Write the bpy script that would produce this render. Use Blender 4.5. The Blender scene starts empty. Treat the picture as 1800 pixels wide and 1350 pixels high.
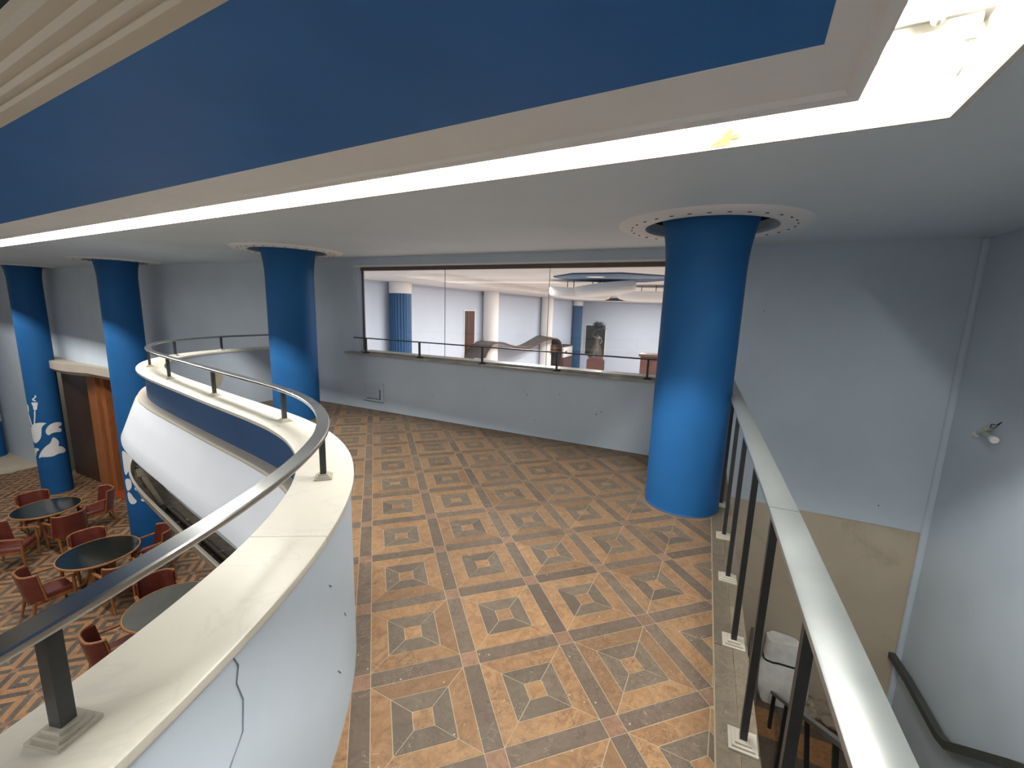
import bpy, bmesh, math, random
import numpy as np
from mathutils import Matrix, Vector

random.seed(7)
SC = bpy.context.scene
COL = SC.collection
R = math.radians

# ------------------------------------------------------------------ camera
FPX = 750.296
CAM = Vector((-0.36255, -1.74384, 1.68647))
ROT = [[0.952597, -0.302746, 0.030084], [-0.023954, -0.17321, -0.984594], [0.303292, 0.9372, -0.172251]]
cd = bpy.data.cameras.new('camera'); cam = bpy.data.objects.new('camera', cd); COL.objects.link(cam)
cd.sensor_fit = 'HORIZONTAL'; cd.sensor_width = 36.0; cd.lens = 36.0 * FPX / 1800.0
cd.clip_start = 0.02; cd.clip_end = 200
rx, ry, rz = (Vector(r) for r in ROT)
M = Matrix.Identity(4)
for k in range(3):
    M[k][0] = rx[k]; M[k][1] = -ry[k]; M[k][2] = -rz[k]; M[k][3] = CAM[k]
cam.matrix_world = M
SC.camera = cam

# ------------------------------------------------------------------ world, exposure
W = bpy.data.worlds.new('world'); SC.world = W; W.use_nodes = True
bg = W.node_tree.nodes['Background']; bg.inputs[0].default_value = (0.96, 0.98, 1.0, 1); bg.inputs[1].default_value = 0.46
vs = SC.view_settings
vs.view_transform = 'Standard'; vs.look = 'None'; vs.gamma = 1.0; vs.exposure = 0.10; vs.use_curve_mapping = False
SC.cycles.max_bounces = 8; SC.cycles.diffuse_bounces = 5; SC.cycles.glossy_bounces = 4
SC.cycles.transparent_max_bounces = 10; SC.cycles.caustics_reflective = False; SC.cycles.caustics_refractive = False
SC.cycles.sample_clamp_indirect = 6.0

# building axes
A_B = R(46.5)
UB = Vector((math.cos(A_B), math.sin(A_B), 0)); VB = Vector((UB.y, -UB.x, 0)); P0 = Vector((1.091, 4.012, 0))
def B(u, v, z=0.0): p = P0 + UB * u + VB * v; return Vector((p.x, p.y, z))
A_E = R(48.0)
UE = Vector((math.cos(A_E), math.sin(A_E), 0)); VE = Vector((UE.y, -UE.x, 0)); E0 = Vector((1.205, -0.296, 0))
def E(v, u, z=0.0): p = E0 + UE * u + VE * v; return Vector((p.x, p.y, z))
L_DIR = Vector((-0.688, 0.7257, 0)); E_DIR = Vector((-0.7257, -0.688, 0))     # the two arms of the light slot
K = Vector((1.60, -0.63, 0)); PO = Vector((1.0535, -0.6987, 0))
ZC = 2.41           # mezzanine ceiling
ZL = -3.70          # lower hall floor

def area(name, loc, size, size_y, power, direction, color=(1, 0.96, 0.88), xaxis=None):
    l = bpy.data.lights.new(name, 'AREA'); l.shape = 'RECTANGLE'; l.size = size; l.size_y = size_y
    l.energy = power; l.color = color
    o = bpy.data.objects.new(name, l); COL.objects.link(o)
    z = -Vector(direction).normalized()
    x = Vector(xaxis).normalized() if xaxis else z.orthogonal().normalized()
    x = (x - z * x.dot(z)).normalized(); y = z.cross(x)
    m = Matrix.Identity(4)
    for k in range(3): m[k][0] = x[k]; m[k][1] = y[k]; m[k][2] = z[k]; m[k][3] = loc[k]
    o.matrix_world = m
    return o
TUBE_W = 38.0
TUBE_COL = (1.0, 0.965, 0.90)
Z_TUBE = 2.575; OFF_L, OFF_S = 0.175, 0.15      # tube height and distance from the long and the short edge of the slot
# fluorescent tubes further along the slot (the ones at its corner are modelled lamps further down)
for k in range(1, 15):
    c = K + E_DIR * OFF_L + L_DIR * (0.03 + 0.62 + 1.3 * k)
    area('slot_light', Vector((c.x, c.y, Z_TUBE - 0.01)), 1.2, 0.03, TUBE_W, (-E_DIR * 0.55 + Vector((0, 0, -1))), TUBE_COL, L_DIR)
# unseen fill lights added over the lower hall; recess lights behind the glass
area('hall_fill', Vector((-8.5, 1.5, 2.75)), 5, 5, 320, (0, 0, -1), (1, 0.98, 0.95))
area('hall_fill', Vector((-4.2, -2.6, 2.8)), 3, 3, 190, (0, 0, -1), (1, 0.98, 0.95))
for uu in (4.5, 10.5, 17.0):
    c = B(uu, -1.02, 2.45); area('back_hall_light', c, 3.2, 0.36, 480, (0, 0, -1), (1, 0.95, 0.9), UB)
area('back_hall_light', B(6.5, 4.8, 2.25), 4, 4, 620, (0, 0, -1), (1, 0.95, 0.9), UB)  # unseen broad light added below the ceiling to brighten this hall

# ------------------------------------------------------------------ materials
def lin(c):
    return tuple(((x / 255) / 12.92 if x / 255 <= 0.04045 else ((x / 255 + 0.055) / 1.055) ** 2.4) for x in c)
def new_mat(name):
    m = bpy.data.materials.new(name); m.use_nodes = True
    nt = m.node_tree; b = nt.nodes['Principled BSDF']
    return m, nt, b
def nd(nt, typ, **kw):
    n = nt.nodes.new(typ)
    for k, v in kw.items(): setattr(n, k, v)
    return n
def mix_rgb(nt, fac, a, b, blend='MIX'):
    n = nd(nt, 'ShaderNodeMix', data_type='RGBA', blend_type=blend)
    for sock, val in ((n.inputs[0], fac), (n.inputs[6], a), (n.inputs[7], b)):
        if hasattr(val, 'is_linked') or hasattr(val, 'links'): nt.links.new(val, sock)
        elif isinstance(val, tuple): sock.default_value = (*val[:3], 1)
        else: sock.default_value = val
    return n.outputs[2]
def noise(nt, scale, detail=4, rough=0.6, dist=0.0, coord='Object'):
    tc = nd(nt, 'ShaderNodeTexCoord'); n = nd(nt, 'ShaderNodeTexNoise')
    n.inputs['Scale'].default_value = scale; n.inputs['Detail'].default_value = detail
    n.inputs['Roughness'].default_value = rough; n.inputs['Distortion'].default_value = dist
    nt.links.new(tc.outputs[coord], n.inputs['Vector']); return n.outputs['Fac']
def ramp(nt, fac, stops):
    r = nd(nt, 'ShaderNodeValToRGB')
    while len(r.color_ramp.elements) < len(stops): r.color_ramp.elements.new(0.5)
    for e, (p, c) in zip(r.color_ramp.elements, stops):
        e.position = p; e.color = (*c[:3], 1) if isinstance(c, tuple) else (c, c, c, 1)
    nt.links.new(fac, r.inputs[0]); return r.outputs[0]
def bump(nt, b, fac, strength=0.15, dist=0.01):
    n = nd(nt, 'ShaderNodeBump'); n.inputs['Strength'].default_value = strength; n.inputs['Distance'].default_value = dist
    nt.links.new(fac, n.inputs['Height']); nt.links.new(n.outputs[0], b.inputs['Normal'])
def paint(name, col, rough=0.6, var=0.06, scale=1.5, bmp=0.05, spec=0.35, metal=0.0, dirt=None):
    m, nt, b = new_mat(name)
    c = tuple(col)
    lo = tuple(x * (1 - var) for x in c); hi = tuple(min(1, x * (1 + var)) for x in c)
    out = ramp(nt, noise(nt, scale, 5), [(0.3, lo), (0.7, hi)])
    if dirt:
        f = ramp(nt, noise(nt, dirt[1], 6, 0.7, 0.4), [(dirt[2], 0.0), (dirt[2] + 0.14, 1.0)])
        out = mix_rgb(nt, f, out, tuple(dirt[0]))
    nt.links.new(out, b.inputs['Base Color'])
    b.inputs['Roughness'].default_value = rough; b.inputs['Specular IOR Level'].default_value = spec
    b.inputs['Metallic'].default_value = metal
    if bmp: bump(nt, b, noise(nt, 60, 4), bmp, 0.004)
    return m
WALLC = (0.525, 0.605, 0.685)
MT = {}
MT['wall'] = paint('wall_paint', WALLC, 0.55, 0.05, 1.2, 0.06)
MT['ceiling'] = paint('ceiling_paint', (0.64, 0.72, 0.78), 0.6, 0.04, 0.9, 0.05)
MT['beige'] = paint('bare_plaster', (0.50, 0.43, 0.335), 0.8, 0.08, 1.6, 0.12, dirt=((0.39, 0.325, 0.245), 1.3, 0.56))
MT['slot_white'] = paint('slot_plaster', (0.62, 0.60, 0.54), 0.6, 0.03, 2.0, 0.06)
MT['trim_white'] = paint('trim_white', (0.80, 0.80, 0.80), 0.55, 0.04, 2.0, 0.05)
MT['canopy'] = paint('canopy_plaster', (0.40, 0.355, 0.30), 0.7, 0.08, 2.0, 0.05)
MT['dark_rail'] = paint('dark_painted_rail', (0.060, 0.066, 0.060), 0.5, 0.15, 6.0, 0.05)
MT['cream'] = paint('cream_paint', (0.58, 0.52, 0.435), 0.6, 0.06, 2.0, 0.05)
MT['blue'] = paint('blue_paint', (0.012, 0.090, 0.255), 0.6, 0.07, 2.0, 0.05, 0.18)
MT['blue_panel'] = paint('blue_panel_paint', (0.022, 0.135, 0.40), 0.55, 0.07, 2.2, 0.04, 0.3)
MT['navy'] = paint('navy_paint', (0.022, 0.075, 0.19), 0.5, 0.10, 3.0, 0.05, 0.4)
MT['motif'] = paint('white_motif_paint', (0.66, 0.68, 0.70), 0.5, 0.03, 3.0, 0.03)
MT['fascia'] = paint('fascia_white', (0.82, 0.86, 0.92), 0.4, 0.03, 1.2, 0.03, 0.4)
MT['dust'] = paint('dusty_trough', (0.20, 0.165, 0.12), 0.9, 0.25, 9.0, 0.3)
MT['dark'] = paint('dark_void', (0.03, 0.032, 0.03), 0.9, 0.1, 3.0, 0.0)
MT['black_metal'] = paint('black_iron', (0.016, 0.017, 0.018), 0.42, 0.2, 20, 0.1, 0.5)
MT['plate'] = paint('plate_alloy', (0.46, 0.43, 0.36), 0.5, 0.12, 14, 0.1, 0.5, 0.15)
MT['red'] = paint('red_leather', (0.125, 0.026, 0.018), 0.36, 0.25, 9, 0.12, 0.5)
MT['wood_red'] = paint('red_brown_wood', (0.20, 0.060, 0.024), 0.4, 0.2, 6, 0.08, 0.4)
MT['tabletop'] = paint('black_glass_top', (0.012, 0.016, 0.015), 0.10, 0.2, 3, 0.0, 0.6)
MT['tabletop_dusty'] = paint('dusty_black_top', (0.075, 0.075, 0.062), 0.45, 0.15, 4, 0.02, 0.5)
MT['cloth'] = paint('white_sack', (0.88, 0.88, 0.85), 0.8, 0.12, 7, 0.25)
MT['pink'] = paint('pink_sack', (0.47, 0.33, 0.31), 0.8, 0.25, 9, 0.2)
MT['red_print'] = paint('red_print', (0.45, 0.03, 0.04), 0.7, 0.1, 5, 0.0)
MT['cardboard'] = paint('cardboard', (0.20, 0.105, 0.04), 0.8, 0.12, 5, 0.05)
MT['rubble'] = paint('rubble', (0.33, 0.28, 0.22), 0.9, 0.25, 6, 0.3)
MT['orange'] = paint('orange_paper', (0.10, 0.045, 0.012), 0.7, 0.08, 14, 0.05)
MT['plastic'] = paint('yellowed_plastic', (0.40, 0.43, 0.38), 0.5, 0.1, 12, 0.05)
MT['bronze'] = paint('patinated_bronze', (0.036, 0.026, 0.020), 0.45, 0.3, 12, 0.1, 0.5)
MT['leafgrey'] = paint('grey_metal_leaf', (0.06, 0.065, 0.085), 0.5, 0.2, 9, 0.1)
MT['roof_grey'] = paint('grey_canopy_top', (0.085, 0.07, 0.062), 0.7, 0.15, 3, 0.1)
MT['hall_wall'] = paint('back_hall_wall', (0.55, 0.60, 0.70), 0.6, 0.03, 0.8, 0.04)
MT['hall_white'] = paint('back_hall_white', (0.78, 0.74, 0.72), 0.6, 0.03, 1.2, 0.04)
MT['hall_blue'] = paint('back_hall_blue', (0.024, 0.080, 0.18), 0.5, 0.06, 2, 0.04)
MT['hall_floor'] = paint('back_hall_floor', (0.50, 0.42, 0.36), 0.5, 0.06, 1.0, 0.02)
MT['hall_wood'] = paint('back_hall_wood', (0.085, 0.030, 0.020), 0.45, 0.2, 4.0, 0.05)
MT['frame_brown'] = paint('brown_frame', (0.13, 0.095, 0.075), 0.5, 0.15, 8, 0.05)
MT['crack'] = paint('crack_line', (0.20, 0.22, 0.25), 0.9, 0.1, 8, 0.0)
MT['cable'] = paint('white_cable', (0.70, 0.66, 0.56), 0.5, 0.05, 8, 0.0)
MT['stone_sill'] = paint('grey_marble_sill', (0.30, 0.29, 0.26), 0.4, 0.2, 5, 0.08, dirt=((0.44, 0.43, 0.38), 3.0, 0.55))

def wood(name, c1, c2, rough=0.4, scale=4.0):
    m, nt, b = new_mat(name)
    tc = nd(nt, 'ShaderNodeTexCoord'); mp = nd(nt, 'ShaderNodeMapping'); mp.inputs['Scale'].default_value = (scale * 3, scale * 3, scale * 0.35)
    n = nd(nt, 'ShaderNodeTexNoise'); n.inputs['Scale'].default_value = 2.0; n.inputs['Detail'].default_value = 6; n.inputs['Distortion'].default_value = 0.8
    nt.links.new(tc.outputs['Object'], mp.inputs[0]); nt.links.new(mp.outputs[0], n.inputs['Vector'])
    nt.links.new(ramp(nt, n.outputs['Fac'], [(0.3, c1), (0.72, c2)]), b.inputs['Base Color'])
    b.inputs['Roughness'].default_value = rough
    bump(nt, b, n.outputs['Fac'], 0.08, 0.003)
    return m
MT['chair_wood'] = wood('chair_wood', (0.17, 0.060, 0.020), (0.33, 0.135, 0.045), 0.38)
MT['rim_wood'] = wood('table_rim_wood', (0.30, 0.13, 0.045), (0.42, 0.20, 0.075), 0.35)
MT['door_dark'] = wood('dark_door_wood', (0.035, 0.014, 0.009), (0.07, 0.028, 0.015), 0.35)
MT['door_red'] = wood('red_door_wood', (0.24, 0.045, 0.014), (0.34, 0.075, 0.022), 0.3)
MT['door_mid'] = wood('orange_brown_wood', (0.25, 0.085, 0.03), (0.36, 0.14, 0.05), 0.38)
MT['stick'] = wood('old_stick_wood', (0.16, 0.12, 0.08), (0.26, 0.20, 0.13), 0.8)

def marble():
    m, nt, b = new_mat('cream_marble')
    v = noise(nt, 2.6, 8, 0.62, 1.8)
    f = ramp(nt, v, [(0.47, 0.0), (0.5, 1.0), (0.53, 0.0)])
    base = ramp(nt, noise(nt, 1.1, 5), [(0.35, (0.69, 0.66, 0.565)), (0.7, (0.78, 0.755, 0.67))])
    mk = nd(nt, 'ShaderNodeMath', operation='MULTIPLY'); mk.inputs[1].default_value = 0.16
    nt.links.new(f, mk.inputs[0])
    nt.links.new(mix_rgb(nt, mk.outputs[0], base, (0.40, 0.42, 0.42)), b.inputs['Base Color'])
    b.inputs['Roughness'].default_value = 0.30; b.inputs['Specular IOR Level'].default_value = 0.4
    return m
MT['marble'] = marble()
def steel(name, c, rough, metal=0.9):
    m, nt, b = new_mat(name)
    f = noise(nt, 3.5, 5, 0.55, 0.2)
    nt.links.new(ramp(nt, f, [(0.35, tuple(x * 0.9 for x in c)), (0.7, tuple(min(1, x * 1.08) for x in c))]), b.inputs['Base Color'])
    nt.links.new(ramp(nt, f, [(0.3, rough * 0.88), (0.7, rough * 1.15)]), b.inputs['Roughness'])
    b.inputs['Metallic'].default_value = metal
    bump(nt, b, noise(nt, 14, 4), 0.02, 0.003)
    return m
MT['rail'] = steel('worn_grey_rail', (0.40, 0.42, 0.43), 0.19, 0.85)
MT['rail2'] = steel('worn_stair_rail', (0.31, 0.335, 0.335), 0.34, 0.65)

def stone_tile(name, c_lo, c_hi, vein, dusty=0.25, gain=0.48):
    """worn marble floor piece: tone differs per piece, cloudy veins, dust film"""
    m, nt, b = new_mat(name)
    oi = nd(nt, 'ShaderNodeObjectInfo'); ge = nd(nt, 'ShaderNodeNewGeometry')
    ad = nd(nt, 'ShaderNodeMath', operation='ADD'); nt.links.new(oi.outputs['Random'], ad.inputs[0]); nt.links.new(ge.outputs['Random Per Island'], ad.inputs[1])
    fr = nd(nt, 'ShaderNodeMath', operation='FRACT'); nt.links.new(ad.outputs[0], fr.inputs[0])
    base = ramp(nt, fr.outputs[0], [(0.0, c_lo), (0.82, c_hi), (0.87, tuple(x * 0.72 for x in c_lo)), (1.0, tuple(x * 0.8 for x in c_lo))])
    pos = ge.outputs['Position']
    def nz(scale, det, ro, dist):
        n = nd(nt, 'ShaderNodeTexNoise'); n.inputs['Scale'].default_value = scale; n.inputs['Detail'].default_value = det
        n.inputs['Roughness'].default_value = ro; n.inputs['Distortion'].default_value = dist
        nt.links.new(pos, n.inputs['Vector']); return n.outputs['Fac']
    cl = ramp(nt, nz(11, 8, 0.72, 1.8), [(0.40, 0.0), (0.70, 0.85)])
    c = mix_rgb(nt, cl, base, tuple(x * 0.7 for x in vein))
    # craquelure: dark wandering lines where a cloud mask is high
    ck = ramp(nt, nz(24, 3, 0.5, 2.6), [(0.465, 0.0), (0.5, 0.85), (0.535, 0.0)]); mk = ramp(nt, nz(4, 4, 0.6, 1.0), [(0.47, 0.0), (0.58, 1.0)])
    mm = nd(nt, 'ShaderNodeMath', operation='MULTIPLY'); nt.links.new(ck, mm.inputs[0]); nt.links.new(mk, mm.inputs[1])
    c = mix_rgb(nt, mm.outputs[0], c, tuple(x * 0.3 for x in vein))
    # pale scratches and spots of spilt plaster
    sc_ = ramp(nt, nz(7, 2, 0.5, 4.5), [(0.488, 0.0), (0.5, 0.6), (0.512, 0.0)]); mk2 = ramp(nt, nz(2.6, 4, 0.6, 1.5), [(0.50, 0.0), (0.58, 1.0)])
    m2 = nd(nt, 'ShaderNodeMath', operation='MULTIPLY'); nt.links.new(sc_, m2.inputs[0]); nt.links.new(mk2, m2.inputs[1])
    c = mix_rgb(nt, m2.outputs[0], c, (0.38, 0.315, 0.23))
    vo = nd(nt, 'ShaderNodeTexVoronoi'); vo.inputs['Scale'].default_value = 21; nt.links.new(pos, vo.inputs['Vector'])
    sp = ramp(nt, vo.outputs['Distance'], [(0.07, 0.8), (0.11, 0.0)]); sx = nd(nt, 'ShaderNodeSeparateColor'); nt.links.new(vo.outputs['Color'], sx.inputs[0])
    gt = nd(nt, 'ShaderNodeMath', operation='GREATER_THAN'); gt.inputs[1].default_value = 0.80; nt.links.new(sx.outputs[0], gt.inputs[0])
    m3 = nd(nt, 'ShaderNodeMath', operation='MULTIPLY'); nt.links.new(sp, m3.inputs[0]); nt.links.new(gt.outputs[0], m3.inputs[1])
    c = mix_rgb(nt, m3.outputs[0], c, (0.46, 0.38, 0.27))
    # dust film, mixed in more strongly towards the back wall
    dp = nd(nt, 'ShaderNodeVectorMath', operation='DOT_PRODUCT'); dp.inputs[1].default_value = (UB.x, UB.y, 0); nt.links.new(pos, dp.inputs[0])
    dr = nd(nt, 'ShaderNodeMapRange'); dr.inputs['From Min'].default_value = P0.dot(UB) - 3.6; dr.inputs['From Max'].default_value = P0.dot(UB) - 1.2
    dr.inputs['To Min'].default_value = dusty; dr.inputs['To Max'].default_value = min(0.8, dusty + gain); nt.links.new(dp.outputs['Value'], dr.inputs['Value'])
    du = nd(nt, 'ShaderNodeMath', operation='MULTIPLY'); nt.links.new(dr.outputs[0], du.inputs[1])
    nt.links.new(ramp(nt, nz(1.6, 5, 0.65, 0.4), [(0.3, 0.35), (0.7, 1.0)]), du.inputs[0])
    c = mix_rgb(nt, du.outputs[0], c, (0.148, 0.119, 0.089))
    nt.links.new(c, b.inputs['Base Color'])
    nt.links.new(ramp(nt, nz(20, 4, 0.6, 1.0), [(0.3, 0.42), (0.7, 0.68)]), b.inputs['Roughness'])
    b.inputs['Specular IOR Level'].default_value = 0.35
    bump(nt, b, nz(45, 4, 0.6, 1.0), 0.06, 0.002)
    return m
MT['tile_orange'] = stone_tile('tile_orange', (0.245, 0.130, 0.056), (0.325, 0.180, 0.078), (0.175, 0.082, 0.036), 0.25)
MT['tile_dark'] = stone_tile('tile_dark', (0.085, 0.066, 0.048), (0.140, 0.108, 0.076), (0.075, 0.054, 0.042))
MT['tile_strip'] = stone_tile('tile_strip', (0.088, 0.063, 0.047), (0.135, 0.097, 0.070), (0.068, 0.047, 0.038))
MT['tile_rose'] = stone_tile('tile_rose', (0.20, 0.108, 0.068), (0.27, 0.145, 0.088), (0.16, 0.078, 0.05))
for k_ in ('orange', 'dark', 'strip', 'rose'):
    a_ = {'orange': ((0.36, 0.175, 0.07), (0.44, 0.225, 0.09), (0.26, 0.11, 0.045)), 'dark': ((0.085, 0.066, 0.048), (0.14, 0.108, 0.076), (0.075, 0.054, 0.042)), 'strip': ((0.088, 0.063, 0.047), (0.135, 0.097, 0.07), (0.068, 0.047, 0.038)), 'rose': ((0.24, 0.12, 0.07), (0.31, 0.16, 0.09), (0.18, 0.085, 0.05))}[k_]
    MT['low_' + k_] = stone_tile('lower_tile_' + k_, *a_, 0.15, 0.0)
MT['grout'] = paint('grout', (0.32, 0.26, 0.185), 0.85, 0.1, 20, 0.0)
MT['curb'] = stone_tile('curb_stone', (0.165, 0.14, 0.10), (0.21, 0.178, 0.13), (0.12, 0.10, 0.072), 0.4)

def glass():
    m, nt, b = new_mat('window_glass'); nt.nodes.remove(b)
    out = nt.nodes['Material Output']
    t = nd(nt, 'ShaderNodeBsdfTransparent'); t.inputs[0].default_value = (0.93, 0.95, 0.96, 1)
    g = nd(nt, 'ShaderNodeBsdfGlossy'); g.inputs['Roughness'].default_value = 0.0
    fr = nd(nt, 'ShaderNodeFresnel'); ge = nd(nt, 'ShaderNodeNewGeometry')
    mr = nd(nt, 'ShaderNodeMapRange'); mr.inputs['To Min'].default_value = 1.45; mr.inputs['To Max'].default_value = 1 / 1.45
    nt.links.new(ge.outputs['Backfacing'], mr.inputs['Value']); nt.links.new(mr.outputs[0], fr.inputs['IOR'])
    mx = nd(nt, 'ShaderNodeMixShader'); nt.links.new(fr.outputs[0], mx.inputs[0]); nt.links.new(t.outputs[0], mx.inputs[1]); nt.links.new(g.outputs[0], mx.inputs[2])
    nt.links.new(mx.outputs[0], out.inputs[0])
    return m
MT['glass'] = glass()
def emit(name, col, s):
    m, nt, b = new_mat(name); b.inputs['Base Color'].default_value = (*col, 1)
    b.inputs['Emission Color'].default_value = (*col, 1); b.inputs['Emission Strength'].default_value = s
    return m
MT['tube'] = emit('lit_tube', TUBE_COL, 270.0)

# ------------------------------------------------------------------ mesh helpers
class MB:
    def __init__(s): s.v = []; s.f = []
    def add(s, vs, fs):
        n = len(s.v); s.v += [tuple(v) for v in vs]; s.f += [tuple(i + n for i in f) for f in fs]; return s
    def box(s, c, sz, m=None):
        x, y, z = (q / 2 for q in sz)
        vs = [Vector((a * x, b * y, d * z)) for d in (-1, 1) for b in (-1, 1) for a in (-1, 1)]
        if m is not None: vs = [m @ v for v in vs]
        vs = [v + Vector(c) for v in vs]
        return s.add(vs, [(0, 2, 3, 1), (4, 5, 7, 6), (0, 1, 5, 4), (2, 6, 7, 3), (0, 4, 6, 2), (1, 3, 7, 5)])
    def prism(s, poly, z0, z1):
        n = len(poly)
        ar = sum(poly[i][0] * poly[(i + 1) % n][1] - poly[(i + 1) % n][0] * poly[i][1] for i in range(n))
        if ar < 0: poly = poly[::-1]
        vs = [(p[0], p[1], z0) for p in poly] + [(p[0], p[1], z1) for p in poly]
        return s.add(vs, [tuple(range(n))[::-1], tuple(range(n, 2 * n))] + [(i, (i + 1) % n, n + (i + 1) % n, n + i) for i in range(n)])
    def hexa(s, a, b):                      # two quads (lists of 4 points) joined to a solid
        return s.add(list(a) + list(b), [(3, 2, 1, 0), (4, 5, 6, 7)] + [(i, (i + 1) % 4, 4 + (i + 1) % 4, 4 + i) for i in range(4)])
    def lathe(s, prof, n=32, c=(0, 0, 0), cap=True, seg=None):
        c = Vector(c); m = len(prof); vs = []
        for k in range(n):
            t = 2 * math.pi * k / n
            for r, z in prof: vs.append((c.x + r * math.cos(t), c.y + r * math.sin(t), c.z + z))
        fs = []
        for k in range(n):
            k2 = (k + 1) % n
            for j in range(m - 1): fs.append((k * m + j, k2 * m + j, k2 * m + j + 1, k * m + j + 1))
        if cap:
            if prof[0][0] > 1e-4: fs.append(tuple(k * m for k in range(n))[::-1])
            if prof[-1][0] > 1e-4: fs.append(tuple(k * m + m - 1 for k in range(n)))
        return s.add(vs, fs)
    def tube(s, path, r, n=10, cap=True, flat=None):
        path = [Vector(p) for p in path]; rs = r if isinstance(r, (list, tuple)) else [r] * len(path)
        vs = []; fs = []; up = None
        for i, p in enumerate(path):
            t = (path[min(i + 1, len(path) - 1)] - path[max(i - 1, 0)]).normalized()
            if up is None: up = t.orthogonal().normalized()
            up = (up - t * up.dot(t)).normalized(); w = t.cross(up)
            for k in range(n):
                a = 2 * math.pi * k / n; vs.append(p + (up * math.cos(a) + w * math.sin(a)) * rs[i])
        for i in range(len(path) - 1):
            for k in range(n): fs.append((i * n + k, i * n + (k + 1) % n, (i + 1) * n + (k + 1) % n, (i + 1) * n + k))
        if cap: fs += [tuple(range(n))[::-1], tuple(range((len(path) - 1) * n, len(path) * n))]
        return s.add(vs, fs)
    def bar(s, a, b, w, h, up=(0, 0, 1)):    # rectangular bar between two points
        a, b = Vector(a), Vector(b); t = (b - a).normalized(); u = Vector(up)
        if abs(t.dot(u)) > 0.99: u = Vector((UE.x, UE.y, 0))
        x = t.cross(u).normalized(); y = x.cross(t)
        q = lambda p: [p - x * w / 2 - y * h / 2, p + x * w / 2 - y * h / 2, p + x * w / 2 + y * h / 2, p - x * w / 2 + y * h / 2]
        return s.hexa(q(a), q(b))
    def sweep(s, line, prof, closed=True, cap=True):   # line: [(x,y,nx,ny)], prof: [(d,z)] ; d along the normal
        m = len(prof); vs = []; fs = []
        for x, y, nx, ny in line:
            for d, z in prof: vs.append((x + nx * d, y + ny * d, z))
        e = m if closed else m - 1
        for i in range(len(line) - 1):
            for j in range(e): j2 = (j + 1) % m; fs.append((i * m + j, (i + 1) * m + j, (i + 1) * m + j2, i * m + j2))
        if cap and closed: fs += [tuple(range(m)), tuple(range((len(line) - 1) * m, len(line) * m))[::-1]]
        return s.add(vs, fs)
    def mesh(s, name, m, smooth=None, inv=None):
        me = bpy.data.meshes.new(name)
        vs = s.v if inv is None else [tuple(inv @ Vector(v)) for v in s.v]
        me.from_pydata(vs, [], s.f); me.materials.append(m)
        bm = bmesh.new(); bm.from_mesh(me); bmesh.ops.recalc_face_normals(bm, faces=bm.faces); bm.to_mesh(me); bm.free()
        if smooth is not None:
            for p in me.polygons: p.use_smooth = True
            me.set_sharp_from_angle(angle=R(smooth))
        return me

def link(name, me, parent=None):
    o = bpy.data.objects.new(name, me); COL.objects.link(o)
    if parent: o.parent = parent
    return o
def obj(name, mb, m, parent=None, smooth=None, local=False):
    """one mesh object; vertices are given in world space unless local"""
    inv = None
    if parent is not None and not local:
        mw = Matrix.Identity(4); p = parent
        while p is not None: mw = p.matrix_basis @ mw; p = p.parent
        inv = mw.inverted()
    return link(name, mb.mesh(name, MT[m] if isinstance(m, str) else m, smooth, inv), parent)
def tag(o, label, cat, group=None):
    o['label'] = label; o['category'] = cat; o['kind'] = 'thing'
    if group: o['group'] = group
    return o
def thing(name, label, cat, loc=(0, 0, 0), rz=0.0, group=None):
    o = bpy.data.objects.new(name, None); o.empty_display_size = 0.1; COL.objects.link(o)
    o.location = loc; o.rotation_euler = (0, 0, rz)
    o.matrix_basis = Matrix.Translation(Vector(loc)) @ Matrix.Rotation(rz, 4, 'Z')
    return tag(o, label, cat, group)
def struct(name, mb, m, smooth=None):
    o = obj(name, mb, m, None, smooth); o['kind'] = 'structure'; return o
def dup(root, loc, rz, label):
    r = root.copy(); COL.objects.link(r)
    r.matrix_basis = Matrix.Translation(Vector(loc)) @ Matrix.Rotation(rz, 4, 'Z')
    r['label'] = label
    for ch in list(root.children):
        c = ch.copy(); COL.objects.link(c); c.parent = r
        for g in ch.children:
            d = g.copy(); COL.objects.link(d); d.parent = c
    return r

# ------------------------------------------------------------------ balcony curve (plan of the low curved wall)
MID = [(-2.12, -2.208), (-1.963, -2.139), (-1.816, -2.047), (-1.682, -1.939), (-1.557, -1.82), (-1.439, -1.694), (-1.327, -1.563), (-1.221, -1.427), (-1.122, -1.285), (-1.029, -1.14), (-0.943, -0.99), (-0.864, -0.837), (-0.793, -0.68), (-0.731, -0.519), (-0.679, -0.354), (-0.639, -0.186), (-0.612, -0.016), (-0.598, 0.156), (-0.601, 0.328), (-0.62, 0.5), (-0.656, 0.669), (-0.708, 0.833), (-0.773, 0.993), (-0.852, 1.146), (-0.939, 1.295), (-1.034, 1.439), (-1.132, 1.581), (-1.233, 1.721), (-1.334, 1.861), (-1.436, 2.001), (-1.537, 2.141), (-1.637, 2.281), (-1.737, 2.422), (-1.836, 2.563), (-1.936, 2.704), (-2.036, 2.844), (-2.136, 2.985), (-2.235, 3.126), (-2.334, 3.268), (-2.431, 3.411), (-2.524, 3.556), (-2.613, 3.703), (-2.697, 3.854), (-2.773, 4.009), (-2.841, 4.168), (-2.899, 4.33), (-2.947, 4.496), (-2.982, 4.665), (-3.003, 4.836), (-3.01, 5.009), (-3.001, 5.181), (-2.975, 5.351), (-2.932, 5.518), (-2.872, 5.68), (-2.797, 5.835), (-2.707, 5.983), (-2.604, 6.121), (-2.488, 6.249), (-2.364, 6.369), (-2.235, 6.483), (-2.102, 6.593), (-1.969, 6.703), (-1.84, 6.818), (-1.70, 6.955)]
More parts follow.
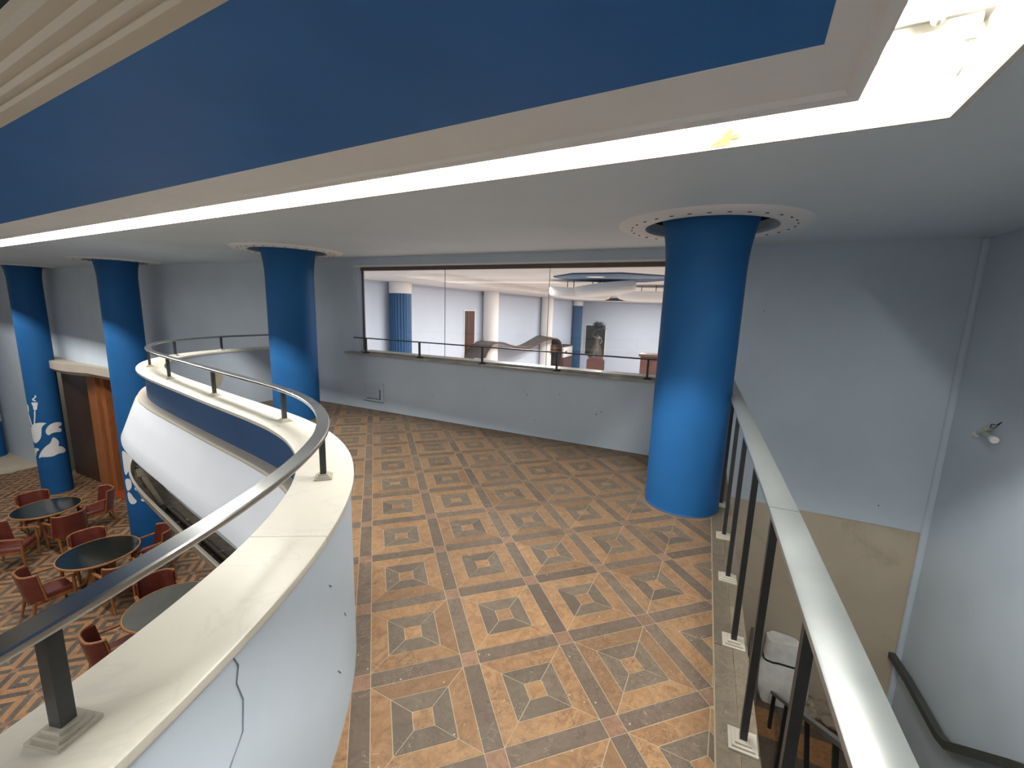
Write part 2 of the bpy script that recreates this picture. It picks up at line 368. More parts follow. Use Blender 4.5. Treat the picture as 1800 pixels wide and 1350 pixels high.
mp = np.array(MID); sarc = np.r_[0, np.cumsum(np.linalg.norm(np.diff(mp, axis=0), axis=1))]
# smooth resampling (Catmull-Rom through the points)
def mid_at(s):
    s = min(max(s, 0.0), sarc[-1] - 1e-6); i = int(np.searchsorted(sarc, s, side='right') - 1); i = min(i, len(mp) - 2)
    t = (s - sarc[i]) / (sarc[i + 1] - sarc[i]); p0 = mp[max(i - 1, 0)]; p1 = mp[i]; p2 = mp[i + 1]; p3 = mp[min(i + 2, len(mp) - 1)]
    return 0.5 * ((2 * p1) + (p2 - p0) * t + (2 * p0 - 5 * p1 + 4 * p2 - p3) * t * t + (3 * p1 - p0 - 3 * p2 + p3) * t ** 3)
def frame(s):
    p = mid_at(s); d = mid_at(s + 0.05) - mid_at(s - 0.05); d = d / np.linalg.norm(d)
    return (float(p[0]), float(p[1]), float(-d[1]), float(d[0]))     # normal points to the open void
SMAX = float(sarc[-2]) + 0.01
def line(s0, s1, step=0.055):
    n = max(2, int((s1 - s0) / step) + 1); return [frame(s) for s in np.linspace(s0, s1, n)]
FULL = line(0.02, SMAX)

# ------------------------------------------------------------------ floors
WS = 0.0815; MOD = 0.5; G = 0.0019; TH = 0.004
def clip(poly, n, c):           # keep n.x <= c
    out = []
    for i in range(len(poly)):
        a, b = poly[i], poly[(i + 1) % len(poly)]; da = n[0] * a[0] + n[1] * a[1] - c; db = n[0] * b[0] + n[1] * b[1] - c
        if da <= 0: out.append(a)
        if (da < 0 < db) or (db < 0 < da): t = da / (da - db); out.append((a[0] + (b[0] - a[0]) * t, a[1] + (b[1] - a[1]) * t))
    return out
def inset(poly, g):
    n = len(poly); out = []
    for i in range(n):
        p, q, r = Vector(poly[i - 1]), Vector(poly[i]), Vector(poly[(i + 1) % n])
        e1 = (q - p).normalized(); e2 = (r - q).normalized(); n1 = Vector((-e1.y, e1.x)); n2 = Vector((-e2.y, e2.x))
        d = 1 + n1.dot(n2); v = (n1 + n2) / max(d, 0.3); out.append((q.x + v.x * g, q.y + v.y * g))
    return out
T0, T1 = WS, MOD; st = (T1 - T0) / 5
def ring(a, b):                  # four mitred pieces between square insets a and b
    A = [(T0 + a, T0 + a), (T1 - a, T0 + a), (T1 - a, T1 - a), (T0 + a, T1 - a)]; Bq = [(T0 + b, T0 + b), (T1 - b, T0 + b), (T1 - b, T1 - b), (T0 + b, T1 - b)]
    return [[A[i], A[(i + 1) % 4], Bq[(i + 1) % 4], Bq[i]] for i in range(4)]
def sq(x0, y0, x1, y1): return [(x0, y0), (x1, y0), (x1, y1), (x0, y1)]
PIECES = [('border_tile', 'tile_orange', p) for p in ring(0, st)] + [('inset_tile', 'tile_dark', p) for p in ring(st, 2 * st)]
PIECES += [('centre_tile', 'tile_orange', sq(T0 + 2 * st, T0 + 2 * st, T1 - 2 * st, T1 - 2 * st)),
           ('strip_tile', 'tile_strip', sq(WS, 0, MOD, WS)), ('strip_tile', 'tile_strip', sq(0, WS, WS, MOD)),
           ('junction_tile', 'tile_rose', sq(0, 0, WS, WS))]
def px(p):
    d = Vector(p) - CAM; z = rz.dot(d)
    if z < 0.05: return None
    return (900 + FPX * rx.dot(d) / z, 675 + FPX * ry.dot(d) / z)
def lay_floor(floor_obj, cells, z, clipper, min_px, cap_each, kind='tile_'):
    shared = {}; cand = {}; stuff = {}
    for (i, j) in cells:
        for k, (nm, mt, poly) in enumerate(PIECES):
            mt = mt.replace('tile_', kind)
            w = [(x + i * MOD, y + j * MOD) for x, y in poly]; full = True
            if clipper:
                w2 = clipper(w)
                if w2 is None: continue
                full = w2 is w; w = w2
                if len(w) < 3: continue
                a = abs(sum(w[q][0] * w[(q + 1) % len(w)][1] - w[(q + 1) % len(w)][0] * w[q][1] for q in range(len(w)))) / 2
                if a < 2e-4: continue
            ps = [px((x, y, z)) for x, y in w]; size = 0
            if all(p is not None for p in ps):
                xs = [p[0] for p in ps]; ys = [p[1] for p in ps]
                if max(xs) > -20 and min(xs) < 1820 and max(ys) > 0 and min(ys) < 1370:
                    size = abs(sum(xs[q] * ys[(q + 1) % len(xs)] - xs[(q + 1) % len(xs)] * ys[q] for q in range(len(xs)))) / 2
            cand.setdefault(nm, []).append((size, i, j, k, mt, w, full))
    for nm, lst in cand.items():
        lst.sort(key=lambda t: -t[0])
        for r, (size, i, j, k, mt, w, full) in enumerate(lst):
            dz = random.uniform(-0.0006, 0.0006)
            if r < cap_each and size >= min_px:
                if full:
                    if k not in shared:
                        mb = MB(); q = inset(PIECES[k][2], G); n = len(q)
                        mb.add([(*p, -TH) for p in q] + [(*p, 0) for p in q], [tuple(range(n, 2 * n))] + [(a, (a + 1) % n, n + (a + 1) % n, n + a) for a in range(n)])
                        me = bpy.data.meshes.new(nm); me.from_pydata(mb.v, [], mb.f); me.materials.append(MT[mt]); shared[k] = me
                    o = link(nm, shared[k], floor_obj); o.location = (i * MOD, j * MOD, z + dz)
                else:
                    mb = MB(); q = inset(w, G); n = len(q)
                    mb.add([(*p, z - TH) for p in q] + [(*p, z + dz) for p in q], [tuple(range(n, 2 * n))] + [(a, (a + 1) % n, n + (a + 1) % n, n + a) for a in range(n)])
                    me = bpy.data.meshes.new(nm); me.from_pydata(mb.v, [], mb.f); me.materials.append(MT[mt]); link(nm, me, floor_obj)
            else:
                mb = stuff.setdefault((nm, mt), MB()); q = inset(w, G); n = len(q)
                mb.add([(*p, z - TH) for p in q] + [(*p, z + dz) for p in q], [tuple(range(n, 2 * n))] + [(a, (a + 1) % n, n + (a + 1) % n, n + a) for a in range(n)])
    for (nm, mt), mb in stuff.items():
        me = bpy.data.meshes.new(nm); me.from_pydata(mb.v, [], mb.f); me.materials.append(MT[mt])
        o = link(nm, me, floor_obj); o['kind'] = 'stuff'

# mezzanine slab
lim = [(f[0] + f[2] * 0.0, f[1] + f[3] * 0.0) for f in FULL]
slab_poly = [tuple(E(0.155, -4.0)[:2]), tuple(E(0.155, 3.1)[:2])] + lim[::-1] + [(-2.4, -4.2)]
fl = MB()
def fill_poly(mb, outer, holes, z0, z1):
    """flat plate with round holes between z0 and z1"""
    bm = bmesh.new(); loops = []
    for pl in [outer] + holes:
        vsx = [bm.verts.new((p[0], p[1], 0)) for p in pl]
        loops.append(vsx)
        for i in range(len(vsx)): bm.edges.new((vsx[i], vsx[(i + 1) % len(vsx)]))
    bmesh.ops.triangle_fill(bm, use_beauty=True, use_dissolve=False, edges=bm.edges[:])
    bm.verts.index_update(); bm.faces.ensure_lookup_table()
    V0 = [v.co[:2] for v in bm.verts]; F0 = [tuple(v.index for v in f.verts) for f in bm.faces]; n = len(V0)
    lp = [[v.index for v in l] for l in loops]
    bm.free()
    mb.add([(x, y, z0) for x, y in V0] + [(x, y, z1) for x, y in V0], [f[::-1] for f in F0] + [tuple(i + n for i in f) for f in F0] +
           [(l[i], l[(i + 1) % len(l)], l[(i + 1) % len(l)] + n, l[i] + n) for l in lp for i in range(len(l))])
fill_poly(fl, slab_poly, [], -0.34, -0.0012)
floor = struct('floor', fl, 'grout')
nb = (UB.x, UB.y); cb = UB.dot(P0) - 0.004
ne = (VE.x, VE.y); ce = VE.dot(E0) - 0.003
mpn = np.array([frame(s) for s in np.linspace(0.02, SMAX, 260)])
def mez_clip(poly):
    n0 = len(poly); cx = sum(p[0] for p in poly) / n0; cy = sum(p[1] for p in poly) / n0
    d = (mpn[:, 0] - cx) ** 2 + (mpn[:, 1] - cy) ** 2; f = mpn[int(d.argmin())]
    off = (cx - f[0]) * f[2] + (cy - f[1]) * f[3]
    if off > 0.02 or nb[0] * cx + nb[1] * cy > cb + 0.3 or ne[0] * cx + ne[1] * cy > ce + 0.3: return None
    q = poly
    def out_of(n, c): return any(n[0] * p[0] + n[1] * p[1] > c for p in q)
    if out_of(nb, cb): q = clip(q, nb, cb)
    if len(q) >= 3 and out_of(ne, ce): q = clip(q, ne, ce)
    nf = (f[2], f[3]); cf = f[2] * f[0] + f[3] * f[1] - 0.06
    if len(q) >= 3 and out_of(nf, cf): q = clip(q, nf, cf)
    return q if len(q) >= 3 else None
cells = [(i, j) for i in range(-8, 9) for j in range(-6, 15)]
lay_floor(floor, cells, 0.0, mez_clip, 40, 290)
# curb stones along the stairwell: two rows of pieces
for v0, v1, off in ((0.002, 0.086, 0.0), (0.089, 0.158, 0.37)):
    u = -3.6 + off
    while u < 3.1:
        u1 = min(u + 0.93, 3.105)
        mb = MB(); mb.prism([tuple(E(v0, u)[:2]), tuple(E(v1, u)[:2]), tuple(E(v1, u1 - 0.004)[:2]), tuple(E(v0, u1 - 0.004)[:2])], -0.03, 0.004 + random.uniform(-0.001, 0.001))
        obj('curb_stone', mb, 'curb', floor); u = u1

# lower hall floor
lf = MB(); lf.prism([(-40, -10), (6, -10), (10, 40), (-40, 40)], ZL - 0.3, ZL - 0.0012)
floor2 = struct('floor', lf, 'grout')
def low_clip(poly):
    cx = sum(p[0] for p in poly) / len(poly); cy = sum(p[1] for p in poly) / len(poly)
    u = (cx - P0.x) * UB.x + (cy - P0.y) * UB.y; v = (cx - P0.x) * VB.x + (cy - P0.y) * VB.y
    if u > (0.95 if -14.6 < v < -10.4 else 0.0) or u < -14: return None
    if v < -16.2 and u > -1.1: return None
    q = px((cx, cy, ZL))
    if q is None or q[0] < -160 or q[0] > 620 or q[1] > 1420: return None
    return poly
cells2 = [(i, j) for i in range(-56, -1) for j in range(-4, 46)]
lay_floor(floor2, cells2, ZL, low_clip, 60, 240, 'low_')
ap = MB(); ap.prism([tuple(B(-1.0, -16.2)[:2]), tuple(B(0, -16.2)[:2]), tuple(B(0, -30)[:2]), tuple(B(-1.0, -30)[:2])], ZL - 0.004, ZL + 0.02)
o = obj('plain_border', ap, 'beige', floor2)

# ------------------------------------------------------------------ walls
def wall_piece(mb, u0, u1, v0, v1, z0, z1):
    a = [B(u0, v0, z0), B(u0, v1, z0), B(u1, v1, z0), B(u1, v0, z0)]; b = [Vector((p.x, p.y, z1)) for p in a]; mb.hexa(a, b)
WV0, WV1, WZ0, WZ1 = -2.30, 2.75, 0.955, 2.27
wb = MB()
wall_piece(wb, 0, 0.09, -30, -14.6, ZL, 2.75); wall_piece(wb, 0, 0.09, -14.6, -10.3, -0.35, 2.75)
wall_piece(wb, 0, 0.09, -10.3, WV0 - 0.12, ZL, 2.75); wall_piece(wb, 0, 0.09, WV0 - 0.12, WV0, ZL, WZ0 - 0.06); wall_piece(wb, 0, 0.09, WV0 - 0.12, WV0, WZ1, 2.75)
q_ = [B(0.0, WV0 - 0.12, WZ0 - 0.06), B(0.012, WV0 - 0.06, WZ0 - 0.06), B(0.04, WV0 - 0.015, WZ0 - 0.06), B(0.07, WV0, WZ0 - 0.06), B(0.09, WV0, WZ0 - 0.06), B(0.09, WV0 - 0.12, WZ0 - 0.06)]
wb.prism([tuple(p[:2]) for p in q_], WZ0 - 0.06, WZ1); wall_piece(wb, 0, 0.09, WV0, WV1, ZL, WZ0 - 0.06); wall_piece(wb, 0, 0.09, WV0, WV1, WZ1, 2.75)
wall_piece(wb, 0, 0.09, WV1, 4.96, -0.32, 2.75)
wall_back = struct('wall_back', wb, 'wall')
wl = MB(); wall_piece(wl, 0.012, 0.22, WV1, 4.96, ZL, -0.318)
wall_low = struct('wall_stairwell', wl, 'beige')
# small dark chips in the paint of the back wall
chips = MB()
for v, z in ((-0.02, 0.55), (0.42, 0.60), (0.62, 0.62), (0.66, 0.56), (1.12, 0.62), (1.35, 0.40), (1.62, 0.42), (1.68, 0.46), (0.78, 0.22), (0.80, 0.18), (3.3, 1.75), (3.62, -0.2), (4.5, -0.12), (-0.9, 0.35)):
    c = B(-0.001, v, z); s_ = random.uniform(0.007, 0.013)
    chips.box(c, (s_, 0.003, s_ * random.uniform(1, 2.2)), Matrix.Rotation(A_B - math.pi / 2, 3, 'Z') @ Matrix.Rotation(random.uniform(-.6, .6), 3, 'Y'))
o = obj('chip', chips, 'crack', wall_back); o['kind'] = 'stuff'
RV = 1.92                                     # right wall plane
wr = MB()
wr.prism([tuple(E(RV, 3.15)[:2]), tuple(E(RV + 0.2, 3.15)[:2]), tuple(E(RV + 0.2, -5)[:2]), tuple(E(RV, -5)[:2])], ZL, 2.75)
wall_right = struct('wall_right', wr, 'wall')
tp = MB(); tp.tube([E(RV - 0.012, 2.985, z) for z in (-3.6, -1, 0.5, 2.4)], 0.032, 12); trim1 = struct('trim_1', tp, 'wall', 40)
# wall under the slab edge beside the lower flight
wu = MB(); wu.prism([tuple(E(0.02, 3.1)[:2]), tuple(E(0.12, 3.1)[:2]), tuple(E(0.12, -5)[:2]), tuple(E(0.02, -5)[:2])], ZL, -0.35)
struct('wall_left', wu, 'beige')

# ------------------------------------------------------------------ ceiling with the light slot
COLS = [(2.263, 1.26), (-1.494, 5.164), (-5.26, 9.07), (-8.93, 12.83), (-12.65, 16.52)]
def circ(c, r, n=48): return [(c[0] + r * math.cos(2 * math.pi * k / n), c[1] + r * math.sin(2 * math.pi * k / n)) for k in range(n)]
kl = K + L_DIR * 30; ke = K + E_DIR * 5
outer = [tuple(K[:2]), tuple(kl[:2]), tuple(B(0.1, -34)[:2]), tuple(B(0.1, 5.1)[:2]), tuple(E(RV + 0.1, -5)[:2]), tuple(ke[:2])]
cm = MB(); fill_poly(cm, outer, [circ(c, 0.5) for c in COLS], ZC, ZC + 0.03)
ceiling = struct('ceiling', cm, 'ceiling')
# slot: fascia, lid, thin edge bead
ZT = 2.62
def lstrip(mb, a0, b0, z0, a1, b1, z1, base=None, TL=30, TE=5):
    """one band of an L: a is measured along E_DIR from the long edge, b along L_DIR from the short one"""
    base = base or K
    c0 = base + E_DIR * a0 + L_DIR * b0; c1 = base + E_DIR * a1 + L_DIR * b1
    f0 = c0 + L_DIR * TL; f1 = c1 + L_DIR * (TL - (b1 - b0)); g0 = c0 + E_DIR * TE; g1 = c1 + E_DIR * (TE - (a1 - a0))
    P = lambda p, z: (p.x, p.y, z)
    mb.add([P(c0, z0), P(c1, z1), P(f1, z1), P(f0, z0), P(g0, z0), P(g1, z1)], [(0, 1, 2, 3), (0, 4, 5, 1)])
sl = MB()
lstrip(sl, 0, 0, ZC - 0.006, 0, 0, ZT); lstrip(sl, 0, 0, ZT, 1.3, 1.25, ZT); lstrip(sl, 1.3, 1.25, ZT, 1.3, 1.25, 2.378)
lstrip(sl, 0, 0, ZC - 0.006, -0.018, -0.018, ZC - 0.006); lstrip(sl, -0.018, -0.018, ZC - 0.006, -0.018, -0.018, ZC + 0.005)
slot = obj('light_slot', sl, 'slot_white', ceiling)
cr = MB()      # hairline cracks in the slot's plaster
def crack_on_fascia(pts):
    for (t0, z0), (t1, z1) in zip(pts[:-1], pts[1:]):
        a = K + E_DIR * 0.0025 + L_DIR * t0; b = K + E_DIR * 0.0025 + L_DIR * t1
        cr.bar((a.x, a.y, z0), (b.x, b.y, z1), 0.0016, 0.0016)
crack_on_fascia([(0.35, 2.46), (0.55, 2.463), (0.8, 2.455), (1.05, 2.458), (1.4, 2.452)])
crack_on_fascia([(1.9, 2.46), (2.3, 2.455), (2.7, 2.462)]); crack_on_fascia([(3.0, 2.45), (3.03, 2.47), (3.1, 2.465)])
crack_on_fascia([(4.2, 2.44), (4.22, 2.47), (4.4, 2.46)])
obj('crack', cr, 'crack', slot)['kind'] = 'stuff'
# far void above the open hall
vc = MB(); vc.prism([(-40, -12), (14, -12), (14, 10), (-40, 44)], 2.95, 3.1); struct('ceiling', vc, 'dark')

# column rings set in the ceiling
ring_lab = ['perforated white ceiling ring around the big blue column by the stair rail', 'white ceiling ring around the blue column behind the curved balcony',
            'white ceiling ring around the flowered blue column right behind the balcony nose', 'white ceiling ring around the flowered blue column beside the wooden door',
            'white ceiling ring around the farthest blue column at the frame edge']
for i, c in enumerate(COLS):
    t = thing('ceiling_ring', ring_lab[i], 'ceiling ring', (c[0], c[1], ZC), 0, 'white rings around the columns')
    mb = MB(); mb.lathe([(0.5, 0.0), (0.5, -0.022), (0.53, -0.028), (0.69, -0.020), (0.72, 0.0)], 64, (c[0], c[1], ZC), cap=False)
    obj('collar', mb, 'trim_white', t, 40)
    mb = MB(); mb.lathe([(0.502, 0.0), (0.502, 0.075)], 64, (c[0], c[1], ZC), cap=False); obj('inner_rim', mb, 'trim_white', t, 40)
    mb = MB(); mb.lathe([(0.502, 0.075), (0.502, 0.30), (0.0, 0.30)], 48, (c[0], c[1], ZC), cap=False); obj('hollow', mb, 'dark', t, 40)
    mb = MB()
    for k in range(30):
        a = 2 * math.pi * k / 30
        mb.box((c[0] + 0.612 * math.cos(a), c[1] + 0.612 * math.sin(a), ZC - 0.0262), (0.009, 0.026, 0.004), Matrix.Rotation(a, 3, 'Z'))
    o = obj('slot', mb, 'dark', t); o['kind'] = 'stuff'

# ------------------------------------------------------------------ dropped blue panel under the slot
bp = thing('blue_soffit', 'long dropped blue ceiling panel with white border hiding the lights', 'soffit', (PO.x, PO.y, 2.35))
def panel_part(name, bands, m):
    mb = MB()
    for (a0, b0, z0), (a1, b1, z1) in zip(bands[:-1], bands[1:]): lstrip(mb, a0, b0, z0, a1, b1, z1, PO, 29, 4.6)
    return obj(name, mb, m, bp)
panel_part('white_border', [(0.84, 0.65, 2.378), (0, 0, 2.378), (0, 0, 2.341), (0.051, 0.033, 2.341), (0.063, 0.045, 2.355), (0.337, 0.126, 2.355), (0.340, 0.129, 2.358)], 'trim_white')
panel_part('blue_field', [(0.337, 0.126, 2.358), (1.104, 0.856, 2.358)], 'blue_panel')
cb0 = [(1.102, 2.356), (1.149, 2.356), (1.153, 2.374), (1.175, 2.374), (1.182, 2.393), (1.209, 2.395), (1.216, 2.415), (1.248, 2.420), (1.256, 2.443), (1.270, 2.457)]
panel_part('cream_moulding', [(q, q - 0.246, z) for q, z in cb0], 'cream')
panel_part('upper_riser', [(1.270, 1.024, 2.457), (1.276, 1.030, 2.97)], 'dark')

# fluorescent lamps at the corner of the slot
def lamp(label, p0, p1):
    p0, p1 = Vector(p0), Vector(p1); c = (p0 + p1) / 2
    t = thing('fluorescent_lamp', label, 'lamp', (c.x, c.y, ZT), 0, 'bare tubes in the ceiling slot')
    d = (p1 - p0).normalized()
    mb = MB(); mb.tube([p0 + d * 0.03, p1 - d * 0.03], 0.014, 14); obj('tube', mb, 'tube', t, 40)
    mb = MB(); q0 = Vector((p0.x, p0.y, ZT - 0.014)); q1 = Vector((p1.x, p1.y, ZT - 0.014)); mb.bar(q0, q1, 0.05, 0.027); obj('batten', mb, 'slot_white', t)
    for e, s_ in ((p0, 1), (p1, -1)):
        mb = MB(); mb.tube([e, e + d * s_ * 0.03], 0.017, 12); mb.bar(e + d * s_ * 0.012, Vector((e.x, e.y, ZT - 0.02)) + d * s_ * 0.012, 0.02, 0.012); obj('socket', mb, 'slot_white', t, 40)
ZTB = Z_TUBE
a = K + E_DIR * 0.20 + L_DIR * 0.02; b = a + L_DIR * 1.22
lamp('lit tube running along the long side of the ceiling slot', (a.x, a.y, ZTB), (b.x, b.y, ZTB))
for k, lab in enumerate(('lit tube running up along the short side of the ceiling slot', 'second lit tube along the short side of the slot, just above the frame', 'third lit tube along the short side of the slot, farthest from its corner')):
    a = K + L_DIR * OFF_S + E_DIR * (0.33 + 1.3 * k); b = a + E_DIR * 1.22
    lamp(lab, (a.x, a.y, ZTB), (b.x, b.y, ZTB))
mb = MB(); pts = []
for q, (aa, bb, z) in enumerate([(0.15, 0.09, 2.61), (0.135, 0.07, 2.608), (0.13, 0.035, 2.60), (0.10, 0.012, 2.58), (0.08, 0.010, 2.56), (0.05, 0.008, 2.545), (0.006, 0.006, 2.54)]):
    p = K + E_DIR * aa + L_DIR * bb; pts.append((p.x, p.y, z))
mb.tube(pts, 0.0045, 8)
tag(obj('cable', mb, 'cable', None, 50), 'loose cream cable lying in the corner of the bright ceiling slot', 'cable')
# torn orange scrap stuck on the slot's face
c = K + L_DIR * 0.80; lw = 0.002
def fpt(t, z): p = K + E_DIR * lw + L_DIR * t; return Vector((p.x, p.y, z))
sc_out = [(0.70, 2.412), (0.735, 2.412), (0.78, 2.413), (0.765, 2.428), (0.74, 2.446), (0.715, 2.470), (0.69, 2.472), (0.70, 2.450), (0.672, 2.452), (0.668, 2.434), (0.70, 2.432)]
mb = MB(); n = len(sc_out)
fr_ = [fpt(t, z) + E_DIR * (0.001 + 0.012 * max(0, (z - 2.43) / 0.05)) for t, z in sc_out]; bk = [p - E_DIR * 0.0015 for p in fr_]
mb.add(fr_ + bk, [tuple(range(n)), tuple(range(n, 2 * n))[::-1]] + [(i, (i + 1) % n, n + (i + 1) % n, n + i) for i in range(n)])
tag(obj('paper_scrap', mb, 'orange'), 'torn orange paper scrap stuck on the bright ceiling slot face', 'paper scrap')

# ------------------------------------------------------------------ columns
col_lab = ['big plain blue column standing by the stair rail, light falling on its lower half', 'plain blue column behind the curved balcony, near the vent plate',
           'blue column with white flowers seen just behind the rounded balcony nose', 'blue column with white flower motif standing behind the farther round table',
           'blue column at the picture edge, farthest of the row']
columns = []
for i, c in enumerate(COLS):
    z0 = 0.0 if i < 2 else ZL
    t = thing('column', col_lab[i], 'column', (c[0], c[1], z0), 0, 'blue round columns')
    mb = MB(); prof = [(0.312, z0 + 0.0005), (0.312, 1.5), (0.312, 2.0)]
    for k in range(1, 9): q = k / 8; prof.append((0.312 + 0.055 * q ** 2.2, 2.0 + 0.45 * q))
    prof.append((0.375, 2.69)); mb.lathe(prof, 64, (c[0], c[1], 0)); obj('shaft', mb, 'blue', t, 30)
    mb = MB(); mb.lathe([(0.3135, z0 + 0.001), (0.3135, z0 + 0.012), (0.312, z0 + 0.014)], 64, (c[0], c[1], 0), cap=False); obj('base_edge', mb, 'navy', t, 40)
    columns.append(t)
def decal(col_i, polys, name='flower_motif'):
    """white painted motif laid on the shaft: polygons in (angle seen from the camera side in metres, height)"""
    c = COLS[col_i]; face = math.atan2(CAM.y - c[1], CAM.x - c[0]); r = 0.3155
    for pl in polys:
        bm = bmesh.new(); vsx = [bm.verts.new((x, y, 0)) for x, y in pl]
        es = [bm.edges.new((vsx[i], vsx[(i + 1) % len(vsx)])) for i in range(len(vsx))]
        bmesh.ops.triangle_fill(bm, use_beauty=True, edges=es)
        for _ in range(4):
            long = [e for e in bm.edges if e.calc_length() > 0.09]
            if not long: break
            bmesh.ops.subdivide_edges(bm, edges=long, cuts=1); bmesh.ops.triangulate(bm, faces=bm.faces[:])
        bm.verts.index_update()
        V2 = [v.co[:2] for v in bm.verts]; F2 = [tuple(v.index for v in f.verts) for f in bm.faces]; bm.free()
        vs3 = []
        for x, y in V2:
            a = face + x / 0.312; vs3.append((c[0] + r * math.cos(a), c[1] + r * math.sin(a), y))
        mb = MB(); mb.add(vs3, F2); obj(name, mb, 'motif', columns[col_i], 60)
def smooth_poly(pl, k=3):
    for _ in range(k):
        out = []
        for i in range(len(pl)):
            a, b = pl[i], pl[(i + 1) % len(pl)]
            out += [(a[0] * .75 + b[0] * .25, a[1] * .75 + b[1] * .25), (a[0] * .25 + b[0] * .75, a[1] * .25 + b[1] * .75)]
        pl = out
    return pl
def px_motif(ci, pts, rough):
    """outline read off the column surface, as (arc, height)"""
    c = Vector((COLS[ci][0], COLS[ci][1], 0)); face = math.atan2(CAM.y - c.y, CAM.x - c.x); out = []
    for (x, y) in pts:
        d = rx * ((x - 900) / FPX) + ry * ((y - 675) / FPX) + rz
        o2 = CAM - c; a = d.x ** 2 + d.y ** 2; b = 2 * (o2.x * d.x + o2.y * d.y); cc = o2.x ** 2 + o2.y ** 2 - 0.3155 ** 2
        D = b * b - 4 * a * cc
        t = (-b - math.sqrt(D)) / (2 * a) if D > 0 else -b / (2 * a)
        q = CAM + d * t - c; an = math.atan2(q.y, q.x) - face; an = (an + math.pi) % (2 * math.pi) - math.pi
        out.append((an * 0.312, q.z + 0.0))
    return smooth_poly(out, rough)
def cp(pts): return [(x * 320 / 1800, 660 + y * 320 / 1800) for x, y in pts]
M4 = [  # traced petals, stem, cups
    [(330, 480), (380, 465), (470, 468), (430, 490), (408, 520), (412, 590), (395, 640), (350, 680), (318, 620), (300, 540), (312, 500)],
    [(335, 345), (352, 345), (350, 420), (345, 490), (332, 490), (338, 420)],
    [(305, 270), (325, 265), (350, 268), (378, 265), (368, 300), (368, 335), (345, 348), (328, 335), (326, 300)],
    [(340, 190), (362, 205), (350, 225), (330, 235), (360, 252), (352, 262), (310, 240), (330, 222), (345, 212)],
    [(258, 285), (280, 285), (290, 360), (280, 370), (264, 340)], [(270, 365), (286, 370), (322, 500), (312, 510)],
    [(445, 550), (480, 490), (540, 462), (600, 460), (614, 480), (600, 500), (565, 512), (600, 520), (612, 540), (600, 560), (560, 558), (500, 575), (495, 590), (465, 588)],
    [(380, 825), (400, 760), (450, 700), (500, 670), (520, 605), (560, 625), (588, 660), (572, 700), (620, 700), (652, 735), (640, 762), (580, 770), (530, 800), (450, 808), (410, 805)],
    [(330, 720), (370, 715), (395, 735), (365, 750), (358, 810), (340, 770)]]
decal(3, [px_motif(3, cp(p), 2) for p in M4])
def cq(pts): return [(180 + x * 320 / 1800, 740 + y * 320 / 1800) for x, y in pts]
M3 = [[(190, 300), (215, 290), (330, 400), (290, 440), (260, 490), (235, 545), (215, 500), (203, 400)],
      [(222, 575), (265, 565), (288, 600), (290, 660), (265, 690), (245, 690), (232, 640)],
      [(245, 700), (275, 705), (310, 760), (345, 790), (325, 820), (285, 825), (255, 780)],
      [(312, 660), (345, 655), (390, 680), (360, 692), (330, 690)],
      [(372, 772), (430, 768), (470, 752), (480, 775), (440, 792), (395, 798)]]
decal(2, [px_motif(2, cq(p), 2) for p in M3])
decal(4, [px_motif(4, cp(p), 2) for p in [[(-10, 375), (30, 380), (36, 415), (36, 450), (-20, 455), (0, 420)]]])

# ------------------------------------------------------------------ curved balcony wall
PW = thing('balcony_wall', 'curved pale blue balcony wall with cream marble coping and flared white skirt', 'balcony wall', (-0.6, 0.16, 0.0))
mb = MB(); mb.sweep(FULL, [(-0.11, -0.30), (0.05, -0.30), (0.05, 0.884), (-0.11, 0.884)]); obj('wall_body', mb, 'wall', PW, 30)
mb = MB(); mb.sweep(FULL, [(0.051, 0.60), (0.056, 0.60), (0.056, 0.884), (0.051, 0.884)]); obj('blue_band', mb, 'navy', PW, 30)
mb = MB(); mb.sweep(FULL, [(0.05, 0.565), (0.125, 0.565), (0.138, 0.572), (0.140, 0.588), (0.132, 0.600), (0.05, 0.602)]); obj('ledge', mb, 'cream', PW, 30)
sk = [(0.142, 0.580), (0.165, 0.545), (0.215, 0.42), (0.275, 0.26), (0.318, 0.15), (0.318, 0.13), (0.300, 0.135), (0.258, 0.25), (0.195, 0.42), (0.145, 0.53), (0.125, 0.56)]
mb = MB(); mb.sweep(FULL, sk); obj('flared_skirt', mb, 'fascia', PW, 40)
mb = MB(); mb.sweep(FULL, [(0.05, -0.34), (0.262, -0.34), (0.287, -0.22), (0.275, -0.22), (0.250, -0.325), (0.05, -0.325)]); obj('trough', mb, 'dust', PW, 40)
mb = MB(); mb.sweep(FULL, [(0.272, -0.235), (0.290, -0.235), (0.290, -0.215), (0.272, -0.215)]); obj('trough_lip', mb, 'cream', PW, 40)
joints = [0.02, 0.75, 1.62, 2.507, 3.387, 4.065, 4.947, 5.86, 6.767, 7.7, 8.6, 9.5, SMAX]
for s0, s1 in zip(joints[:-1], joints[1:]):
    mb = MB(); dz = random.uniform(-0.001, 0.001)
    mb.sweep(line(s0 + 0.0012, s1 - 0.0012), [(-0.125, 0.886), (0.122, 0.886), (0.126, 0.892), (0.126, 0.911 + dz), (0.122, 0.915 + dz), (-0.122, 0.915 + dz), (-0.127, 0.911 + dz), (-0.127, 0.892)])
    obj('coping_stone', mb, 'marble', PW, 40)
